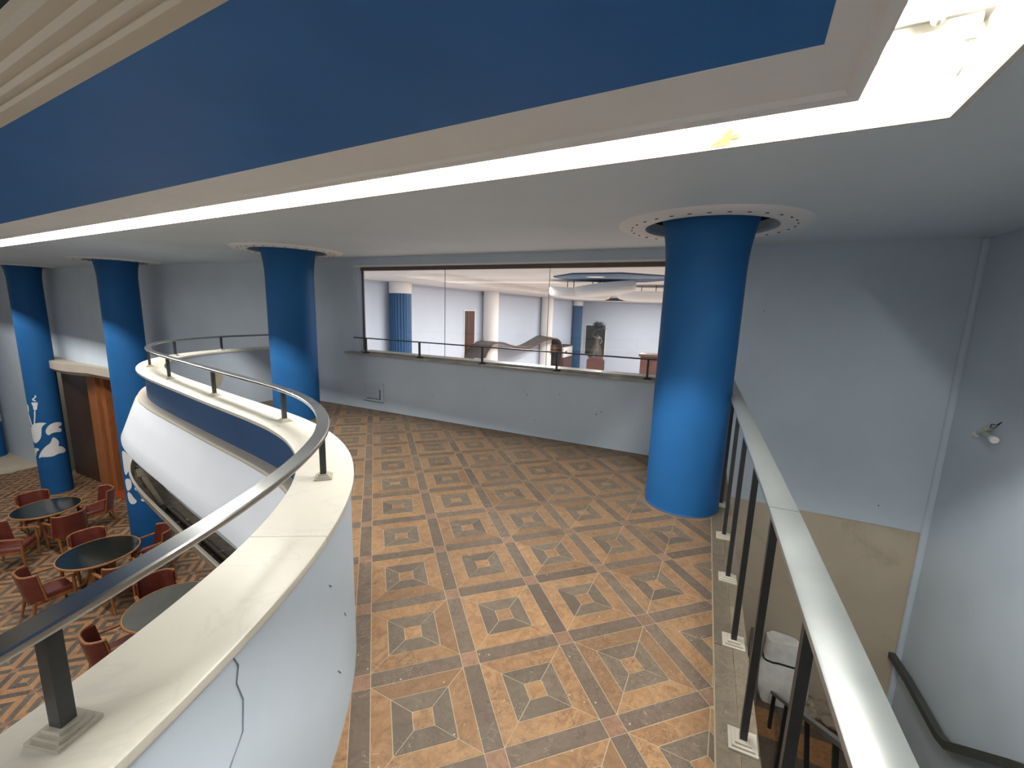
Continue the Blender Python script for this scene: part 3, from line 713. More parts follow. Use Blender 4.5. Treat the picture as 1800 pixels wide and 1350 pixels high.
# plaster patch and crack on the room side
def on_wall(s, z, d=-0.1115): f = frame(s); return Vector((f[0] + f[2] * d, f[1] + f[3] * d, z))
mb = MB(); pl = [(9.25, 0.40), (9.20, 0.48), (9.22, 0.60), (9.30, 0.68), (9.38, 0.66), (9.45, 0.56), (9.44, 0.47), (9.38, 0.38), (9.30, 0.34)]
n = len(pl); mb.add([on_wall(s, z) for s, z in pl] + [on_wall(s, z, -0.109) for s, z in pl], [tuple(range(n)), tuple(range(n, 2 * n))[::-1]] + [(i, (i + 1) % n, n + (i + 1) % n, n + i) for i in range(n)])
o = obj('bare_patch', mb, 'beige', PW); o['label'] = 'bare beige plaster patch where the paint fell off'
mb = MB()
for pl in ([(2.06, 0.878), (2.075, 0.84), (2.065, 0.80), (2.08, 0.74), (2.07, 0.66)], [(2.07, 0.66), (2.03, 0.62), (1.98, 0.56)], [(2.55, 0.70), (2.57, 0.68)], [(2.72, 0.45), (2.74, 0.42)], [(2.60, 0.30), (2.63, 0.26)]):
    for (a0, z0), (a1, z1) in zip(pl[:-1], pl[1:]): mb.bar(on_wall(a0, z0), on_wall(a1, z1), 0.0022, 0.0022)
o = obj('crack', mb, 'crack', PW); o['kind'] = 'stuff'
# litter in the trough
def tr(s, d, z): f = frame(s); return Vector((f[0] + f[2] * d, f[1] + f[3] * d, z))
mb = MB(); mb.bar(tr(7.4, 0.20, -0.235), tr(6.30, 0.21, -0.285), 0.04, 0.03); mb.bar(tr(7.39, 0.20, -0.232), tr(7.15, 0.20, -0.24), 0.06, 0.02)
tag(obj('wooden_stick', mb, 'stick'), 'old wooden stick lying in the dusty trough under the white skirt', 'stick')
mb = MB(); mb.tube([tr(s, 0.17, -0.308) for s in np.linspace(4.6, 6.3, 14)], 0.016, 8); tag(obj('pipe', mb, 'stick', None, 50), 'grey conduit pipe lying along the balcony trough', 'pipe')
mb = MB(); mb.bar(tr(4.45, 0.20, -0.30), tr(4.2, 0.22, -0.30), 0.05, 0.045); mb.tube([tr(4.2, 0.22, -0.29), tr(4.1, 0.24, -0.26), tr(4.02, 0.22, -0.29)], 0.006, 6)
tag(obj('lamp_ballast', mb, 'dark'), 'small dark ballast box with loose wire in the balcony trough', 'ballast')
mb = MB()
for _ in range(60):
    s_ = random.uniform(3.8, 8.2); q = random.uniform(0.006, 0.02); mb.box(tr(s_, random.uniform(0.12, 0.24), -0.325 + q / 2), (q * 1.6, q, q), Matrix.Rotation(random.uniform(0, 3), 3, 'Z'))
o = tag(obj('debris', mb, 'rubble'), 'bits of plaster debris strewn in the balcony trough', 'debris'); o['kind'] = 'stuff'

# balcony hand rail
def post_parts(parent, p, tangent, z0, z1, w, plate, post_m='black_metal', plate_h=0.007):
    t = Vector((tangent[0], tangent[1], 0)).normalized(); ang = math.atan2(t.y, t.x); m = Matrix.Rotation(ang, 3, 'Z')
    mb = MB(); mb.box((p[0], p[1], (z0 + z1) / 2 + 0.004), (w, w, z1 - z0 - 0.008), m); po = obj('post', mb, post_m, parent)
    mb = MB()
    for k, sz in enumerate((plate, plate * 0.78, plate * 0.56)): mb.box((p[0], p[1], z0 + plate_h * (k + 0.5) + 0.0004), (sz, sz, plate_h), m)
    obj('base_plate', mb, 'plate', po)
BR = thing('balcony_rail', 'curved grey metal hand rail on short black posts along the marble coping', 'hand rail', (-0.6, 0.16, 0.915))
def roff(s_): return 0.024 * min(1, max(0, (3.0 - s_) / 1.0)) ** 1.0
def rline(): return [(x + nx * roff(q), y + ny * roff(q), nx, ny) for q in np.linspace(0.02, SMAX - 0.12, 190) for (x, y, nx, ny) in [frame(q)]]
mb = MB(); mb.sweep(rline(), [(-0.026, 1.121), (0.026, 1.121), (0.028, 1.124), (0.028, 1.136), (0.024, 1.140), (-0.024, 1.140), (-0.028, 1.136), (-0.028, 1.124)]); obj('rail', mb, 'rail', BR, 35)
mb = MB(); mb.sweep(rline(), [(-0.012, 1.114), (0.012, 1.114), (0.012, 1.1225), (-0.012, 1.1225)]); obj('under_bar', mb, 'black_metal', BR, 35)
for s_ in (0.66, 1.83, 3.017, 4.145, 5.335, 6.486, 7.545, 8.70, 9.56, 10.4):
    f = frame(s_); q = roff(s_) * 0.75; post_parts(BR, (f[0] + f[2] * q, f[1] + f[3] * q), (f[3], -f[2]), 0.9155, 1.115, 0.025, 0.072)

# ------------------------------------------------------------------ window in the back wall
win = bpy.data.objects.new('window_1', None); COL.objects.link(win); win['kind'] = 'structure'
win.matrix_basis = Matrix.Translation(B(0, 0, 0.95)); win.location = B(0, 0, 0.95)
def wbox(name, m, u0, u1, v0, v1, z0, z1, parent=win):
    mb = MB(); wall_piece(mb, u0, u1, v0, v1, z0, z1); return obj(name, mb, m, parent)
wbox('head_frame', 'frame_brown', 0.03, 0.10, WV0, WV1, 2.215, 2.268); wbox('head_trim', 'trim_white', -0.012, 0.05, WV0 - 0.1, WV1, 2.268, 2.29)
wbox('side_frame', 'black_metal', 0.05, 0.08, WV0 + 0.005, WV0 + 0.025, 0.955, 2.215)
mb = MB(); a_ = [B(-0.10, -2.58, 0.90), B(-0.10, WV1, 0.90), B(0.2, WV1, 0.90), B(0.2, -2.58 + 0.12, 0.90)]; mb.hexa(a_, [Vector((p.x, p.y, 0.928)) for p in a_])
obj('sill', mb, 'stone_sill', win); wbox('upper_sill', 'stone_sill', -0.02, 0.2, WV0, WV1, 0.9285, 0.955)
pv = [WV0 + 0.026, -0.715, 0.888, 2.49, WV1]
for a0, a1 in zip(pv[:-1], pv[1:]): wbox('pane', 'glass', 0.062, 0.068, a0, a1 - 0.003, 0.956, 2.214)
for v in pv[1:-1]: wbox('pane_joint', 'crack', 0.060, 0.070, v - 0.0032, v + 0.0012, 0.956, 2.214)
WR = thing('window_rail', 'thin black guard rail standing on the window sill', 'guard rail', tuple(B(-0.05, 0, 0.93)))
mb = MB(); mb.bar(B(-0.05, -2.40, 1.165), B(-0.05, 2.75, 1.165), 0.028, 0.016); obj('rail', mb, 'black_metal', WR)
for v in (-2.145, -1.09, -0.013, 1.08, 2.2): post_parts(WR, B(-0.05, v), VB, 0.9285, 1.158, 0.024, 0.085)
for ch in list(WR.children):
    for g in ch.children: g.data.materials[0] = MT['black_metal']
# painted-over vent plate low on the back wall
VP = thing('vent_plate', 'painted-over square vent plate low on the wall beneath the window', 'vent plate', tuple(B(-0.001, -2.05, 0.15)))
wbox('plate', 'wall', -0.014, -0.001, -2.272, -1.842, 0.145, 0.445, VP)
for nm, a in (('frame_bar', (-2.19, -1.93, 0.195, 0.207)), ('frame_bar', (-1.93, -1.918, 0.195, 0.36)), ('frame_bar', (-2.215, -1.93, 0.385, 0.394)), ('frame_bar', (-2.19, -2.02, 0.345, 0.352)), ('frame_bar', (-2.19, -2.02, 0.262, 0.270))):
    wbox(nm, 'wall', -0.026, -0.0142, a[0], a[1], a[2], a[3], VP)
mb = MB()
for a in ((-2.20, -1.905, 0.182, 0.1945), (-1.917, -1.905, 0.1948, 0.34), (-2.272, -1.842, 0.137, 0.1445)): wall_piece(mb, -0.0165, -0.0142, *a)
o = obj('gap', mb, 'dark', VP); o['kind'] = 'stuff'

# ------------------------------------------------------------------ stairwell
LZ = -2.5
ld = MB(); ld.prism([tuple(E(0.16, 1.9)[:2]), tuple(E(RV, 1.9)[:2]), tuple(E(RV, 3.13)[:2]), tuple(E(0.16, 3.13)[:2])], LZ - 0.25, LZ)
landing = struct('floor', ld, 'tile_strip')
for (v0, v1, u0, u1, m) in ((1.02, 1.36, 2.20, 2.50, 'low_orange'), (0.66, 0.90, 2.30, 2.66, 'low_orange'), (1.05, 1.36, 2.62, 2.92, 'low_orange'), (1.48, 1.80, 2.2, 2.5, 'low_orange'), (0.25, 0.56, 2.2, 2.5, 'low_orange')):
    mb = MB(); mb.prism([tuple(E(v0, u0)[:2]), tuple(E(v1, u0)[:2]), tuple(E(v1, u1)[:2]), tuple(E(v0, u1)[:2])], LZ, LZ + 0.006); obj('tile', mb, m, landing)
NS = 15; rise = 2.5 / NS; run = 0.236
stp = thing('stair_flight', 'dark stone stair flight climbing beside the right-hand wall', 'stairs', tuple(E(1.35, 1.9, LZ)))
for k in range(NS):
    u1 = 1.9 - run * k; u0 = u1 - run - 0.02
    mb = MB(); mb.prism([tuple(E(0.86, u0)[:2]), tuple(E(RV - 0.002, u0)[:2]), tuple(E(RV - 0.002, u1)[:2]), tuple(E(0.86, u1)[:2])], LZ + rise * k - 0.06, LZ + rise * (k + 1) - 0.0005); obj('step', mb, 'curb', stp)
stp2 = thing('stair_flight', 'lower stair flight going down into the dark under the balcony floor', 'stairs', tuple(E(0.5, 1.9, LZ - 1.2)))
for k in range(7):
    u1 = 1.9 - run * k; u0 = u1 - run - 0.02
    mb = MB(); mb.prism([tuple(E(0.16, u0)[:2]), tuple(E(0.82, u0)[:2]), tuple(E(0.82, u1 - 0.001)[:2]), tuple(E(0.16, u1 - 0.001)[:2])], LZ - rise * (k + 1) - 0.1, LZ - rise * (k + 1)); obj('step', mb, 'curb', stp2)
# upper guard rail along the slab edge
SR = thing('stair_rail', 'straight worn grey hand rail on tall black posts along the stairwell edge', 'hand rail', tuple(E(0.07, 0, 0.004)))
mb = MB(); zt = 1.035
for u0, u1 in ((-1.95, -0.475), (-0.471, 3.11)):
    a, b = E(0.112, u0), E(0.112, u1)
    if u0 > -1: b = E(0.075, u1)
    q = [(-0.043, zt - 0.026), (0.043, zt - 0.026), (0.046, zt - 0.02), (0.046, zt - 0.004), (0.04, zt), (-0.04, zt), (-0.046, zt - 0.004), (-0.046, zt - 0.02)]
    mb = MB(); mb.sweep([(a.x, a.y, VE.x, VE.y), (b.x, b.y, VE.x, VE.y)], q); obj('rail', mb, 'rail2', SR, 35)
for i, u in enumerate((-1.55, -0.985, -0.414, 0.166, 0.765, 1.348, 1.96, 2.55)):
    post_parts(SR, E(0.098 - 0.02 * (u + 0.41) / 2.4, u), UE, 0.0045, 1.010, 0.026, 0.105, plate_h=0.008)
# rail of the lower flight
LR = thing('stair_rail', 'grey sloping hand rail on black posts beside the steps down in the stairwell', 'hand rail', tuple(E(0.82, 2.45, LZ)))
def lz(u): return -2.075 + 0.715 * (2.42 - u)
mb = MB(); mb.bar(E(0.80, 2.45, lz(2.45)), E(0.80, -0.9, lz(-0.9)), 0.06, 0.03); obj('rail', mb, 'rail2', LR)
for u in (2.43, 1.95, 1.37, 0.80, 0.2, -0.4):
    mb = MB(); zb = LZ + rise * max(0, math.ceil((1.9 - u) / run)) + 0.001 if u < 1.9 else LZ + 0.001
    mb.bar(E(0.80 if u > 1.9 else 0.875, u, zb), E(0.80, u, lz(u) - 0.016), 0.03, 0.03); obj('post', mb, 'black_metal', LR)
# wall rail on the right wall
HR = thing('wall_rail', 'dark hand rail fixed low along the right-hand stairwell wall', 'hand rail', tuple(E(RV - 0.06, 2.9, -1.62)))
pts = [E(RV - 0.075, 2.97, -1.66), E(RV - 0.075, 2.6, -1.62), E(RV - 0.075, 2.0, -1.615), E(RV - 0.075, 1.88, -1.58), E(RV - 0.075, 1.62, -1.36), E(RV - 0.075, 1.25, -1.05), E(RV - 0.075, 0.4, -0.42), E(RV - 0.075, -0.4, 0.18)]
mb = MB()
for p, q in zip(pts[:-1], pts[1:]): mb.bar(p, q, 0.055, 0.06)
obj('rail', mb, 'dark_rail', HR)
for u, z in ((2.7, -1.63), (1.3, -1.09), (0.5, -0.5)):
    mb = MB(); mb.tube([E(RV - 0.001, u, z - 0.08), E(RV - 0.07, u, z - 0.07), E(RV - 0.075, u, z - 0.012)], 0.009, 8); obj('bracket', mb, 'black_metal', HR)
# sacks, cardboard and rubble on the landing
def sack(name, label, cen, w, d, h, m, seed, lean=0.0, tie=None, top=0.75):
    rnd = random.Random(seed); t = thing(name, label, 'sack', tuple(cen)); n = 22; rows = 13; vs = []; fs = []
    ph = [rnd.uniform(0, 6.28) for _ in range(6)]
    for r_ in range(rows):
        q = r_ / (rows - 1); z = cen[2] + h * q
        prof = 0.80 + 0.22 * math.sin(min(q * 1.5, 1) * math.pi) - (1 - top) * max(0, (q - 0.35) / 0.65)
        if tie and abs(q - tie) < 0.05: prof *= 0.94
        for k in range(n):
            a = 2 * math.pi * k / n; ca, sa = math.cos(a), math.sin(a)
            rr = prof * (1 + 0.05 * math.sin(3 * a + ph[0] + 4 * q) + 0.035 * math.sin(7 * a + ph[1] + 9 * q) + 0.02 * math.sin(11 * a + ph[2] - 14 * q))
            ex = abs(ca) ** 0.6 * (1 if ca > 0 else -1); ey = abs(sa) ** 0.6 * (1 if sa > 0 else -1)
            p = Vector((cen[0], cen[1], 0)) + VE * (ex * w / 2 * rr) + UE * (ey * d / 2 * rr + lean * q); vs.append((p.x, p.y, z + 0.02 * math.sin(2 * a + ph[3]) * q))
    for r_ in range(rows - 1):
        for k in range(n): fs.append((r_ * n + k, r_ * n + (k + 1) % n, (r_ + 1) * n + (k + 1) % n, (r_ + 1) * n + k))
    fs += [tuple(range(n))[::-1], tuple(range((rows - 1) * n, rows * n))]
    mb = MB(); mb.add(vs, fs); obj('bag', mb, m, t, 60)
    if tie:
        i0 = int(round(tie * (rows - 1))) * n; c0 = sum((Vector(v) for v in vs[i0:i0 + n]), Vector()) / n
        mb = MB(); ring_ = [c0 + (Vector(vs[i0 + k]) - c0) * 1.012 for k in range(n)]; mb.tube(ring_ + [ring_[0]], 0.011, 6); obj('tie', mb, 'dark', t, 60)
    return t
sack('sack', 'tall white sack with a dark tie slumped against the stairwell wall', E(0.93, 2.86, LZ + 0.001), 0.50, 0.26, 0.70, 'cloth', 3, 0.06, 0.7, 0.86)
t = sack('sack', 'pinkish sack with red print beside the white sack', E(0.50, 2.80, LZ + 0.001), 0.34, 0.30, 0.36, 'pink', 5, 0.02, None, 0.7)
mb = MB(); mb.box(E(0.56, 2.645, LZ + 0.27), (0.12, 0.006, 0.07), Matrix.Rotation(A_E - math.pi / 2, 3, 'Z')); obj('red_mark', mb, 'red_print', t)
mb = MB(); mb.bar(E(0.64, 2.66, LZ + 0.001), E(0.66, 2.95, LZ + 0.72), 0.11, 0.02, tuple(UE)); tag(obj('board', mb, 'curb'), 'narrow grey board leaning at the side of the white sack', 'board')
rn = random.Random(11); mb = MB()
for k in range(26):
    v, u, sx = rn.uniform(1.15, 1.68), rn.uniform(2.72, 2.97), rn.uniform(0.05, 0.2)
    bm = bmesh.new(); bmesh.ops.create_icosphere(bm, subdivisions=2, radius=sx / 2)
    for vv in bm.verts: vv.co *= 1 + rn.uniform(-0.22, 0.22)
    c = E(v, u, LZ + sx * 0.27); V2 = [(vv.co.x + c.x, vv.co.y + c.y, vv.co.z * 0.55 + c.z) for vv in bm.verts]; bm.verts.index_update(); F2 = [tuple(q.index for q in f.verts) for f in bm.faces]; bm.free(); mb.add(V2, F2)
o = tag(obj('rubble', mb, 'rubble'), 'heap of pale plaster rubble along the foot of the stairwell wall', 'rubble'); o['kind'] = 'stuff'
cb_ = thing('cardboard_box', 'opened brown cardboard box on the landing near the wall rail', 'box', tuple(E(1.66, 2.60, LZ)))
cE = [(1.52, 2.44), (1.82, 2.44), (1.82, 2.78), (1.52, 2.78)]
for i in range(4):
    a, b = cE[i], cE[(i + 1) % 4]; mb = MB(); mb.hexa([E(*a, LZ + 0.001), E(*b, LZ + 0.001), E(*b, LZ + 0.26), E(*a, LZ + 0.26)], [E(a[0] * .985 + 1.67 * .015, a[1] * .985 + 2.61 * .015, LZ + 0.001), E(b[0] * .985 + 1.67 * .015, b[1] * .985 + 2.61 * .015, LZ + 0.001), E(b[0] * .985 + 1.67 * .015, b[1] * .985 + 2.61 * .015, LZ + 0.26), E(a[0] * .985 + 1.67 * .015, a[1] * .985 + 2.61 * .015, LZ + 0.26)]); obj('side', mb, 'cardboard', cb_)
mb = MB(); mb.hexa([E(1.52, 2.44, LZ + 0.26), E(1.52, 2.78, LZ + 0.26), E(1.40, 2.80, LZ + 0.33), E(1.40, 2.46, LZ + 0.33)], [E(1.52, 2.44, LZ + 0.265), E(1.52, 2.78, LZ + 0.265), E(1.40, 2.80, LZ + 0.335), E(1.40, 2.46, LZ + 0.335)]); obj('flap', mb, 'cardboard', cb_)
# broken two-armed fitting on the right wall
SCN = thing('wall_fitting', 'broken two-sleeve light fitting hanging on the right-hand wall', 'light fitting', tuple(E(RV - 0.002, 2.33, 0.86)))
mb = MB(); mb.tube([E(RV - 0.05, 2.43, 0.822), E(RV - 0.03, 2.35, 0.895)], 0.022, 14); obj('sleeve', mb, 'plastic', SCN, 40)
mb = MB(); mb.tube([E(RV - 0.045, 2.375, 0.838), E(RV - 0.06, 2.225, 0.83)], [0.021, 0.0225], 14); obj('sleeve', mb, 'plastic', SCN, 40)
mb = MB(); mb.tube([E(RV - 0.06, 2.232, 0.830), E(RV - 0.064, 2.19, 0.828)], [0.0235, 0.026], 14); obj('socket', mb, 'trim_white', SCN, 40)
mb = MB(); mb.tube([E(RV - 0.055, 2.475, 0.800), E(RV - 0.05, 2.44, 0.818)], [0.015, 0.024], 14); obj('socket', mb, 'trim_white', SCN, 40)
mb = MB(); mb.tube([E(RV - 0.03, 2.35, 0.893), E(RV - 0.035, 2.325, 0.925), E(RV - 0.02, 2.30, 0.925), E(RV - 0.001, 2.285, 0.955)], 0.003, 6); mb.tube([E(RV - 0.03, 2.34, 0.89), E(RV - 0.02, 2.31, 0.90), E(RV - 0.001, 2.29, 0.95)], 0.0025, 6); obj('wire', mb, 'dark', SCN, 60)

# ------------------------------------------------------------------ lower hall: entrance in the back wall
d1 = bpy.data.objects.new('door_1', None); COL.objects.link(d1); d1['kind'] = 'structure'; d1.location = B(0.4, -12.1, ZL); d1.matrix_basis = Matrix.Translation(B(0.4, -12.1, ZL))
wbox('recess_back', 'door_dark', 1.5, 1.6, -14.7, -10.0, ZL, -0.3, d1); wbox('recess_head', 'door_dark', 0.2, 1.6, -14.2, -10.0, -0.40, -0.3, d1)
wbox('door_leaf', 'door_dark', 0.30, 0.38, -14.6, -12.62, ZL, -0.42, d1); wbox('jamb_post', 'door_mid', 0.16, 0.42, -12.62, -12.12, ZL, -0.42, d1)
wbox('jamb_post', 'door_mid', 0.24, 0.50, -12.10, -11.86, ZL, -0.42, d1)
wbox('door_leaf', 'door_red', 0.62, 0.68, -11.86, -10.95, ZL + 1.05, -0.42, d1); wbox('lower_panel', 'door_dark', 0.64, 0.69, -11.86, -10.95, ZL, ZL + 1.02, d1)
wbox('panel_rail', 'door_mid', 0.60, 0.64, -11.86, -10.95, ZL + 1.02, ZL + 1.08, d1)
wbox('jamb_post', 'door_mid', 0.10, 0.7, -10.95, -10.32, ZL, -0.42, d1); wbox('threshold', 'door_red', 0.05, 0.62, -11.86, -10.95, ZL, ZL + 0.03, d1)
# cream wavy canopy above the entrance
cn = thing('canopy', 'cream wavy canopy over the wooden entrance below the back wall', 'canopy', tuple(B(-0.2, -12, -0.3)))
top_ = []; n = 28
for k in range(n):
    v = -14.6 + (14.6 - 9.2) * k / (n - 1); wv = 0.13 * max(0, (-12.4 - v) / 2.0) ** 1.2
    top_.append((v, -0.06 + wv, 0.16 + 0.22 * math.sin(min(1, max(0, (v + 14.6) / 3.0)) * math.pi)))
mb = MB(); vs_ = []
for v, zz, pr in top_: vs_ += [B(-0.002, v, zz), B(-pr, v, zz), B(-pr, v, zz - 0.20), B(-pr + 0.09, v, zz - 0.30), B(-0.002, v, zz - 0.30)]
mb.add(vs_, [(5 * k + j, 5 * k + 5 + j, 5 * k + 5 + (j + 1) % 5, 5 * k + (j + 1) % 5) for k in range(n - 1) for j in range(5)] + [tuple(range(5)), tuple(range(5 * n - 5, 5 * n))[::-1]])
obj('fascia', mb, 'canopy', cn, 30)

# ------------------------------------------------------------------ tables and chairs of the lower hall
TB = [((-7.40, 9.80), 'farther round table with a glossy black top in front of the flowered column', 'tabletop', 0.565),
      ((-5.32, 7.44), 'middle round table with a clean black top and orange wood rim', 'tabletop', 0.585),
      ((-3.45, 5.42), 'nearest round table with a dull dusty top, half hidden by the coping', 'tabletop_dusty', 0.585)]
for (x, y), lab, m, r in TB:
    t = thing('round_table', lab, 'table', (x, y, ZL), 0.5, 'round tables of the lower hall')
    mb = MB(); mb.lathe([(0.0, 0.742), (r - 0.022, 0.742), (r - 0.022, 0.715), (0, 0.715)], 56); obj('top', mb, m, t, 40, True)
    mb = MB(); mb.lathe([(r - 0.0215, 0.712), (r - 0.004, 0.712), (r, 0.720), (r, 0.738), (r - 0.006, 0.746), (r - 0.0215, 0.746)], 56, cap=False); mb.lathe([(r - 0.0215, 0.746), (r - 0.0215, 0.712)], 56, cap=False)
    obj('rim', mb, 'rim_wood', t, 40, True)
    mb = MB(); mb.box((0, 0, 0.69), (0.62, 0.07, 0.05)); mb.box((0, 0, 0.69), (0.07, 0.62, 0.05)); obj('brace', mb, 'chair_wood', t, None, True)
    mb = MB(); mb.box((0, 0, 0.33), (0.30, 0.30, 0.07)); obj('under_shelf', mb, 'chair_wood', t, None, True)
    for k in range(4):
        a = math.pi / 4 + k * math.pi / 2; dx, dy = math.cos(a), math.sin(a); mb = MB()
        pth = [(0.16, 0.67), (0.17, 0.45), (0.20, 0.28), (0.30, 0.12), (0.42, 0.02)]; wd = [0.045, 0.05, 0.055, 0.05, 0.036]
        mb.tube([(dx * r_, dy * r_, z) for r_, z in pth], wd, 8); mb.box((dx * 0.42, dy * 0.42, 0.016), (0.09, 0.09, 0.03), Matrix.Rotation(a, 3, 'Z')); obj('leg', mb, 'chair_wood', t, 50, True)

def make_chair(label, loc, rz):
    """art-deco tub armchair, front towards +y"""
    t = thing('armchair', label, 'chair', loc, rz, 'red leather armchairs in the lower hall')
    def back_y(x): q = abs(x) / 0.275; return -0.27 + 0.17 * q ** 4
    xs = [-0.275 + 0.55 * k / 18 for k in range(19)]
    def shell(z0, z1, th, lean, grow=0.0):
        mb = MB(); n = len(xs); vs = []
        for x in xs:
            y = back_y(x)
            for (z, o_) in ((z0, 0), (z1, 0), (z1, th), (z0, th)):
                ln = -lean * (z - 0.40); vs.append((x * (1 - (o_ / 0.275) * (abs(x) / 0.275) ** 3), y + ln + o_, z))
        fs = [(4 * k + j, 4 * k + 4 + j, 4 * k + 4 + (j + 1) % 4, 4 * k + (j + 1) % 4) for k in range(n - 1) for j in range(4)] + [(0, 1, 2, 3), tuple(range(4 * n - 4, 4 * n))[::-1]]
        return mb.add(vs, fs)
    obj('backrest', shell(0.33, 0.838, 0.045, 0.16), 'red', t, 50, True)
    rim = MB(); rim.tube([(x * 0.985, back_y(x) - 0.16 * 0.44 + 0.022, 0.846) for x in xs], 0.019, 8); rim.tube([(xs[0] * 0.985, back_y(xs[0]) - 0.16 * 0.44 + 0.022, 0.846), (xs[0] * .985, back_y(xs[0]) - 0.16 * 0.2 + 0.02, 0.6), (xs[0] * .985, back_y(xs[0]) + 0.02, 0.36)], 0.015, 6)
    rim.tube([(xs[-1] * 0.985, back_y(xs[-1]) - 0.16 * 0.44 + 0.022, 0.846), (xs[-1] * .985, back_y(xs[-1]) - 0.16 * 0.2 + 0.02, 0.6), (xs[-1] * .985, back_y(xs[-1]) + 0.02, 0.36)], 0.015, 6)
    obj('top_rim', rim, 'chair_wood', t, 50, True)
    st_ = MB(); prof = [(-0.235, -0.22), (0.235, -0.22), (0.255, 0.20), (0.235, 0.27), (-0.235, 0.27), (-0.255, 0.20)]
    n = 6; st_.add([(x, y, 0.37) for x, y in prof] + [(x, y, 0.425) for x, y in prof] + [(x * .90, y * .90 + .003, 0.455) for x, y in prof], [tuple(range(6))[::-1], tuple(range(12, 18))] + [(i + k, (i + 1) % 6 + k, (i + 1) % 6 + 6 + k, i + 6 + k) for k in (0, 6) for i in range(6)])
    obj('seat', st_, 'red', t, 40, True)
    fr = MB(); fr.box((0, 0.262, 0.345), (0.50, 0.03, 0.06)); fr.box((0, -0.2, 0.345), (0.46, 0.03, 0.06)); fr.box((-0.245, 0.03, 0.345), (0.03, 0.46, 0.06)); fr.box((0.245, 0.03, 0.345), (0.03, 0.46, 0.06)); obj('seat_frame', fr, 'chair_wood', t, None, True)
    for s_ in (-1, 1):
        mb = MB(); mb.bar((s_ * 0.268, -0.13, 0.665), (s_ * 0.272, 0.27, 0.628), 0.045, 0.022); mb.bar((s_ * 0.272, 0.265, 0.629), (s_ * 0.258, 0.315, 0.60), 0.045, 0.022); obj('armrest', mb, 'chair_wood', t, None, True)
        mb = MB(); mb.tube([(s_ * 0.262, 0.27, 0.62), (s_ * 0.258, 0.268, 0.40), (s_ * 0.25, 0.262, 0.20), (s_ * 0.245, 0.275, 0.0)], [0.020, 0.028, 0.026, 0.016], 8); obj('front_leg', mb, 'chair_wood', t, 50, True)
        mb = MB(); mb.tube([(s_ * 0.225, -0.21, 0.36), (s_ * 0.225, -0.235, 0.20), (s_ * 0.225, -0.285, 0.0)], [0.026, 0.024, 0.016], 8); obj('rear_leg', mb, 'chair_wood', t, 50, True)
    return t
proto = None
def place(label, x, y, tx, ty, dist=None):
    global proto
    d = Vector((tx - x, ty - y)); rz_ = math.atan2(d.y, d.x) - math.pi / 2
    if proto is None: proto = make_chair(label, (x, y, ZL), rz_); return proto
    return dup(proto, (x, y, ZL), rz_, label)
def around(ti, bx, by, label, dist=0.70):
    (tx, ty) = TB[ti][0]; v = Vector((bx - tx, by - ty)).normalized() * dist
    return place(label, tx + v.x, ty + v.y, tx, ty)
around(0, -8.07, 10.5, 'red armchair on the far side of the farther table, only its back showing', 0.74)
around(0, -6.66, 10.42, 'red armchair at the right of the farther table, seen from its side', 0.80)
around(0, -6.60, 9.10, 'red armchair between the farther and middle tables, its back to the balcony', 0.82)
place('red armchair cut by the left frame edge, seat and one arm showing', -7.42, 8.78, -6.4, 8.9)
around(1, -5.80, 8.06, 'red armchair behind the middle table, back rising above the black top', 0.66)
around(1, -4.50, 7.95, 'red armchair at the right of the middle table, against the flowered column', 0.74)
around(1, -6.0, 6.76, 'red armchair at the left of the middle table with pale worn back rim', 0.72)
around(1, -4.45, 6.55, 'red armchair in front of the middle table, mostly hidden by the hand rail', 0.80)
around(2, -3.97, 6.17, 'red armchair behind the nearest dusty table', 0.68)
around(2, -4.12, 4.86, 'red armchair at the left of the nearest dusty table, lowest in the picture', 0.68)

# ------------------------------------------------------------------ hall seen through the glass
hw = MB(); wall_piece(hw, 0.2, 22.2, -5.6, -5.4, ZL, 2.6); struct('wall_far_left', hw, 'hall_wall')
hw = MB(); wall_piece(hw, 22.0, 22.2, -5.4, 14, ZL, 2.6); struct('wall_far', hw, 'hall_wall')
hw = MB(); wall_piece(hw, 0.2, 22.2, 12, 12.2, ZL, 2.6); struct('wall_far_right', hw, 'hall_wall')
hf = MB(); wall_piece(hf, 0.21, 22.2, -5.5, 12.1, ZL - 0.003, ZL); struct('floor', hf, 'hall_floor')
hc = MB()
wall_piece(hc, 0.2, 1.7, -5.4, 12, 2.31, 2.36); wall_piece(hc, 1.7, 22, -0.75, 12, 2.31, 2.36); wall_piece(hc, 1.7, 22, -5.4, -3.5, 2.33, 2.36); wall_piece(hc, 20.5, 22, -3.5, -0.75, 2.31, 2.36)
wall_piece(hc, 0.2, 22.2, -5.4, 12, 2.52, 2.6); wall_piece(hc, 1.66, 1.7, -3.5, -0.75, 2.36, 2.52); wall_piece(hc, 1.7, 20.5, -0.75, -0.71, 2.36, 2.52); wall_piece(hc, 1.7, 20.5, -3.54, -3.5, 2.36, 2.52)
struct('ceiling', hc, 'hall_white')
